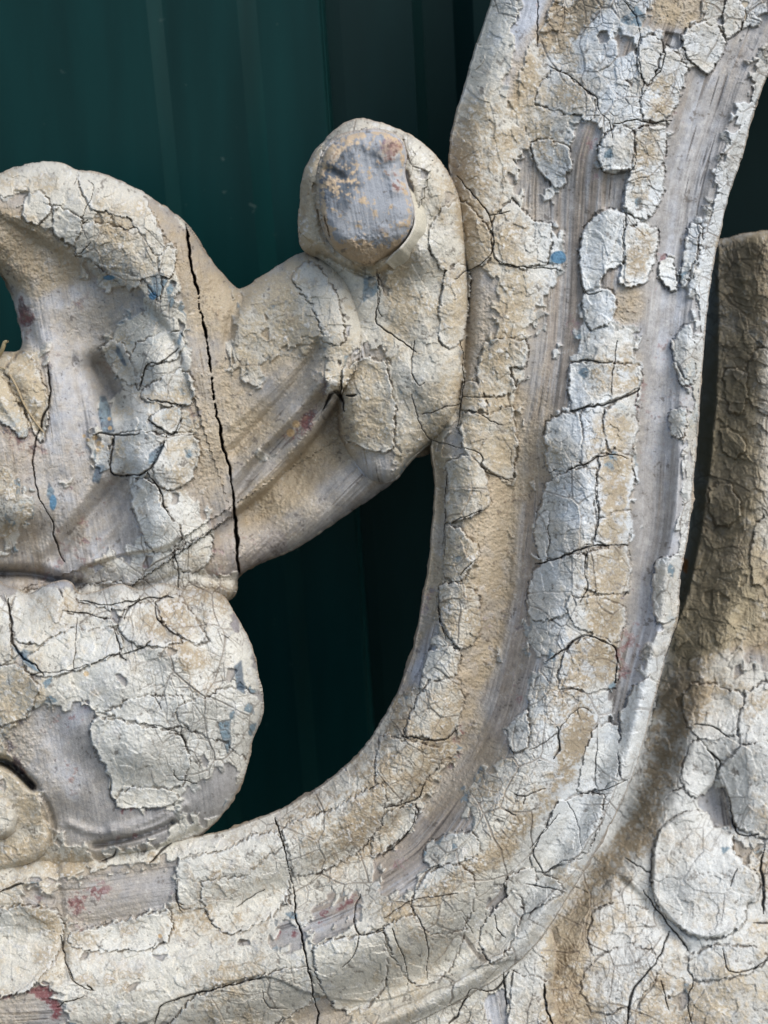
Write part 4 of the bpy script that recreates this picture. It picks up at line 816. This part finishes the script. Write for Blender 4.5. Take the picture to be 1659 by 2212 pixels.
def ribbon(name, parent, path, w, side, hA, hB, colr, thick=2.2):
    """a strip of paint lifting off: inner edge hA, outer edge hB above the reference plane"""
    c = smooth_poly(P(path), False, 8); n = len(c); tg = np.gradient(c, axis=0); tg /= np.linalg.norm(tg, axis=1)[:, None] + 1e-9
    K = 7; vs, cs, fs = [], [], []
    rr = np.random.default_rng(len(path)); jag = np.convolve(rr.normal(0, 1, n + 4), [.25, .5, .25], 'same')[:n]
    for layer in (0, 1):
        for i in range(n):
            u = i / (n - 1); ww = np.interp(u, np.linspace(0, 1, len(w)), w) + 2.2 * jag[i]; nn_ = np.array([-tg[i, 1], tg[i, 0]]) * side
            for k in range(K):
                v = k / (K - 1); q = c[i] + nn_ * ww * v
                h_ = np.interp(u, np.linspace(0, 1, len(hA)), hA) * (1 - v) + np.interp(u, np.linspace(0, 1, len(hB)), hB) * v + 5 * math.sin(math.pi * v) - layer * thick
                vs.append(W(q[0], q[1], h_)); g = 0.92 + 0.12 * rr.random(); cs.append(np.array(colr[1] if v < 0.15 or layer else colr[0]) * g)
    o = n * K
    for i in range(n - 1):
        for k in range(K - 1):
            a = i * K + k; fs.append([a, a + 1, a + K + 1, a + K]); fs.append([o + a, o + a + K, o + a + K + 1, o + a + 1])
        for k in (0, K - 1):
            a = i * K + k; fs.append([a, a + K, o + a + K, o + a])
    for i in (0, n - 1):
        for k in range(K - 1):
            a = i * K + k; fs.append([a, a + 1, o + a + 1, o + a])
    return link_mesh(name, np.array(vs), np.array(fs), MAT, parent, np.array(cs, np.float32))
def hb(arr, x, y): return float(arr[int((y - Y0) / Q), int((x - X0) / Q)]) * HS
ribbon('paint_flake', carving, '866,398 882,420 893,450 895,478 886,505 868,530 848,548 832,566', (6, 16, 26, 34, 34, 26), -1,
       [hb(h_bud, 905, y) + d for y, d in ((400, 22), (450, 34), (500, 44), (540, 46), (575, 40))], [hb(h_bud, 925, 430) + 2, hb(h_bud, 928, 500) + 6, hb(h_bud, 885, 585) + 6], ((.50, .46, .36), (.60, .57, .50)), 3)
ribbon('paint_flake', carving, '700,512 718,533 742,550 770,566 797,584', (6, 13, 15, 12, 5), 1,
       [hb(h_bud, 712, 560) + 22, hb(h_bud, 750, 585) + 22, hb(h_bud, 790, 600) + 20], [hb(h_bud, 712, 565) + 4, hb(h_bud, 760, 590) + 3, hb(h_bud, 795, 605) + 6], ((.46, .38, .27), (.52, .46, .36)), 3)
ribbon('paint_flake', carving, '1412,1250 1428,1218 1452,1205 1478,1212', (50, 90, 110, 90), 1, [hb(h_stem, 1425, 1240) + 14, hb(h_stem, 1455, 1210) + 14], [hb(h_stem, 1425, 1310) + 10, hb(h_stem, 1450, 1300) + 8], ((.58, .60, .59), (.62, .63, .62)), 3) if False else None

def tube(name, path, rad, colr, parent=None):
    pts = np.array(path, float); c = smooth_poly(pts[:, :2], False, 8); hs = smooth_poly(np.stack([pts[:, 2], pts[:, 2] * 0], 1), False, 8)[:, 0]
    n = len(c); ps = W(c[:, 0], c[:, 1], hs); tg = np.gradient(ps, axis=0); tg /= np.linalg.norm(tg, axis=1)[:, None]; K = 8; vs, fs = [], []
    for i in range(n):
        a = np.cross(tg[i], FWD); a /= np.linalg.norm(a) + 1e-9; b_ = np.cross(tg[i], a); rr_ = rad * PX * (0.35 + 0.65 * math.sin(math.pi * min(max(i / (n - 1), .06), .94)) ** .5)
        for k in range(K): vs.append(ps[i] + rr_ * (a * math.cos(2 * math.pi * k / K) * (1.3 if k % 2 else 1) + b_ * math.sin(2 * math.pi * k / K)))
    fs = [[i * K + k, (i + 1) * K + k, (i + 1) * K + (k + 1) % K, i * K + (k + 1) % K] for i in range(n - 1) for k in range(K)]
    return link_mesh(name, np.array(vs), np.array(fs), MAT, parent, np.tile(np.array(colr, np.float32), (len(vs), 1)))
hl = lambda x, y: hb(h_leaf, x, y)
o = tube('dry_straw', [(-12, 792, hl(2, 800) + 8), (12, 798, hl(12, 800) + 12), (32, 828, hl(32, 828) + 16), (52, 872, hl(52, 872) + 16), (72, 905, hl(72, 905) + 14), (96, 936, hl(96, 936) + 9)], 2.2, (.36, .28, .17))
o['label'] = 'thin dry straw lying across the sandy fold at the left edge'; o['category'] = 'straw'
o = tube('dry_tendril', [(-14, 776, 30), (-2, 768, 45), (6, 752, 60), (10, 740, 66), (17, 737, 70)], 4.0, (.33, .27, .15))
o['label'] = 'curled dry tendril sticking up in the notch at the left edge'; o['category'] = 'tendril'
# unseen continuation of the scroll, added up and right to shade the fence
def band(name, pts, wid, h0, h1, parent):
    c = smooth_poly(P(pts), False, 8); n = len(c); tg = np.gradient(c, axis=0); tg /= np.linalg.norm(tg, axis=1)[:, None]
    K = 22; vs = []; cs = []
    for i in range(n):
        nn_ = np.array([-tg[i, 1], tg[i, 0]]); w = np.interp(i / (n - 1), [0, 1], wid)
        for k in range(K):
            a = 2 * math.pi * k / K; q = c[i] + nn_ * w / 2 * math.cos(a)
            z = (h0 + h1) / 2 + (h1 - h0) / 2 * math.copysign(abs(math.sin(a)) ** 0.6, math.sin(a)) + 5 * math.sin(4 * a)
            vs.append(W(q[0], q[1], z)); t = 0.5 + 0.5 * math.sin(3 * a + i * 0.3)
            cs.append((.50 - .14 * t, .47 - .18 * t, .39 - .19 * t))
    f = [[i * K + k, (i + 1) * K + k, (i + 1) * K + (k + 1) % K, i * K + (k + 1) % K] for i in range(n - 1) for k in range(K)]
    return link_mesh(name, np.array(vs), np.array(f), MAT, parent, np.array(cs, np.float32))
band('unseen_scroll_blocker', '1405,-44 1500,-250 1640,-430 1850,-560 2100,-600 2330,-520 2450,-330 2430,-120 2300,20 2120,40', (640, 300), -10, 190, carving)

# ------------------------------------------------------------------ fence of green profiled sheet
m_f, nt, b = new_mat('green_coated_sheet')
tc = nt.nodes.new('ShaderNodeTexCoord')
nn = nt.nodes.new('ShaderNodeTexNoise'); nn.inputs['Scale'].default_value = 9; nn.inputs['Detail'].default_value = 5
mp = nt.nodes.new('ShaderNodeMapping'); mp.inputs['Scale'].default_value = (6, 6, 0.7)
nt.links.new(tc.outputs['Object'], mp.inputs[0]); nt.links.new(mp.outputs[0], nn.inputs['Vector'])
cr = nt.nodes.new('ShaderNodeValToRGB'); cr.color_ramp.elements[0].position = 0.3; cr.color_ramp.elements[1].position = 0.75
cr.color_ramp.elements[0].color = (0.0020, 0.020, 0.019, 1); cr.color_ramp.elements[1].color = (0.0031, 0.034, 0.032, 1)
nt.links.new(nn.outputs['Fac'], cr.inputs[0])
vo = nt.nodes.new('ShaderNodeTexNoise'); vo.inputs['Scale'].default_value = 130; vo.inputs['Detail'].default_value = 3
nt.links.new(tc.outputs['Object'], vo.inputs['Vector'])
cr2 = nt.nodes.new('ShaderNodeValToRGB'); cr2.color_ramp.elements[0].position = 0.71; cr2.color_ramp.elements[1].position = 0.80
cr2.color_ramp.elements[0].color = (0, 0, 0, 1)
nt.links.new(vo.outputs['Fac'], cr2.inputs[0])
mx = nt.nodes.new('ShaderNodeMix'); mx.data_type = 'RGBA'
mx.inputs[7].default_value = (0.05, 0.08, 0.07, 1)
nt.links.new(cr2.outputs[0], mx.inputs[0]); nt.links.new(cr.outputs[0], mx.inputs[6]); nt.links.new(mx.outputs[2], b.inputs['Base Color'])
b.inputs['Roughness'].default_value = 0.4
b.inputs['Specular IOR Level'].default_value = 0.14

YF = float(W(830., -40., -330.)[1])           # the sheet stands upright behind the leaning carving
ROLL = math.radians(3.4)
fence = thing('metal_fence', 'dark green profiled sheet metal fence behind the carvings', 'fence', (0, YF, 0.1))
def sheet(name, xs, mat, z0=-0.35, z1=1.15, th=0.0008, lean=0.0):
    """xs: (x, depth) corners of the profile; positive depth is nearer the viewer"""
    pts = []
    for i, (x, d) in enumerate(xs):                # small radius at each fold
        if 0 < i < len(xs) - 1:
            for k in (-0.0016, 0, 0.0016):
                if k < 0: q = np.array(xs[i - 1]) - np.array(xs[i])
                else: q = np.array(xs[i + 1]) - np.array(xs[i])
                l = np.linalg.norm(q); pts.append(tuple(np.array(xs[i]) + q / l * abs(k) + (0, 0)))
        else: pts.append((x, d))
    vs, fs = [], []
    nz = 40; m = len(pts)
    for side in (0, 1):
        for j in range(nz + 1):
            z = z0 + (z1 - z0) * j / nz
            for x, d in pts:
                vs.append((x * math.cos(ROLL) + (z - 0.5) * -math.sin(ROLL), YF - d + side * th, z))
    for side in (0, 1):
        o = side * (nz + 1) * m
        for j in range(nz):
            for i in range(m - 1):
                q = [o + j * m + i, o + j * m + i + 1, o + (j + 1) * m + i + 1, o + (j + 1) * m + i]
                fs.append(q if side == 0 else q[::-1])
    return link_mesh(name, vs, fs, mat, fence, smooth=False)
def fx(px, py):
    """x on the sheet, unrolled, for a place seen in the drawing"""
    w = W(np.array(float(px)), np.array(float(py)), np.array(0.0)); r = w - CAM
    k = (YF - CAM[1]) / r[1]; p = CAM + r * k
    return (p[0] + (p[2] - 0.5) * math.sin(ROLL)) / math.cos(ROLL)
xa, xb, xc, xd, xe = fx(325, 100), fx(518, 100), fx(545, 100), fx(692, 100), fx(905, 100)
prof1 = [(-0.62, 0), (xa - 0.30, 0), (xa - 0.28, 0.016), (xa - 0.18, .016), (xa - .165, 0), (xa, 0.0), (xa + 0.007, -0.003), (xb, -0.003), (xc + .003, -0.007), (xd, -0.007), (xd + .002, -0.0085), (xd + .003, -0.02)]
prof2 = [(xd - 0.01, -.022), (xd + 0.01, -.022), (xe - .002, -.026), (xe + .004, -.058), (xe + 0.02, -.058), (xe + 0.03, -.05), (xe + 0.06, -0.05), (xe + 0.07, -0.058), (xe + .13, -0.058), (xe + .14, -0.05), (xe + .2, -.05), (xe + .21, -.058), (0.66, -.058)]
sheet('fence_panel', prof1, m_f)
m_d, nt, b = new_mat('shaded_green_sheet')
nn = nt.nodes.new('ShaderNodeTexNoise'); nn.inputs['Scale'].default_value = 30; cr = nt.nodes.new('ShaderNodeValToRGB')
cr.color_ramp.elements[0].color = (0.0012, 0.011, 0.0105, 1); cr.color_ramp.elements[1].color = (0.0024, 0.018, 0.0175, 1)  # fence green darkened: the shade on this side is mixed into the colour
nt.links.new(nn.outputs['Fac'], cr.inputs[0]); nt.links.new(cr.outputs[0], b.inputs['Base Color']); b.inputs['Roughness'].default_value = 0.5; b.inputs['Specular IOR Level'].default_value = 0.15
sheet('fence_panel', prof2, m_d)['label'] = 'right-hand fence sheet set further back, shade put into its darker colour'
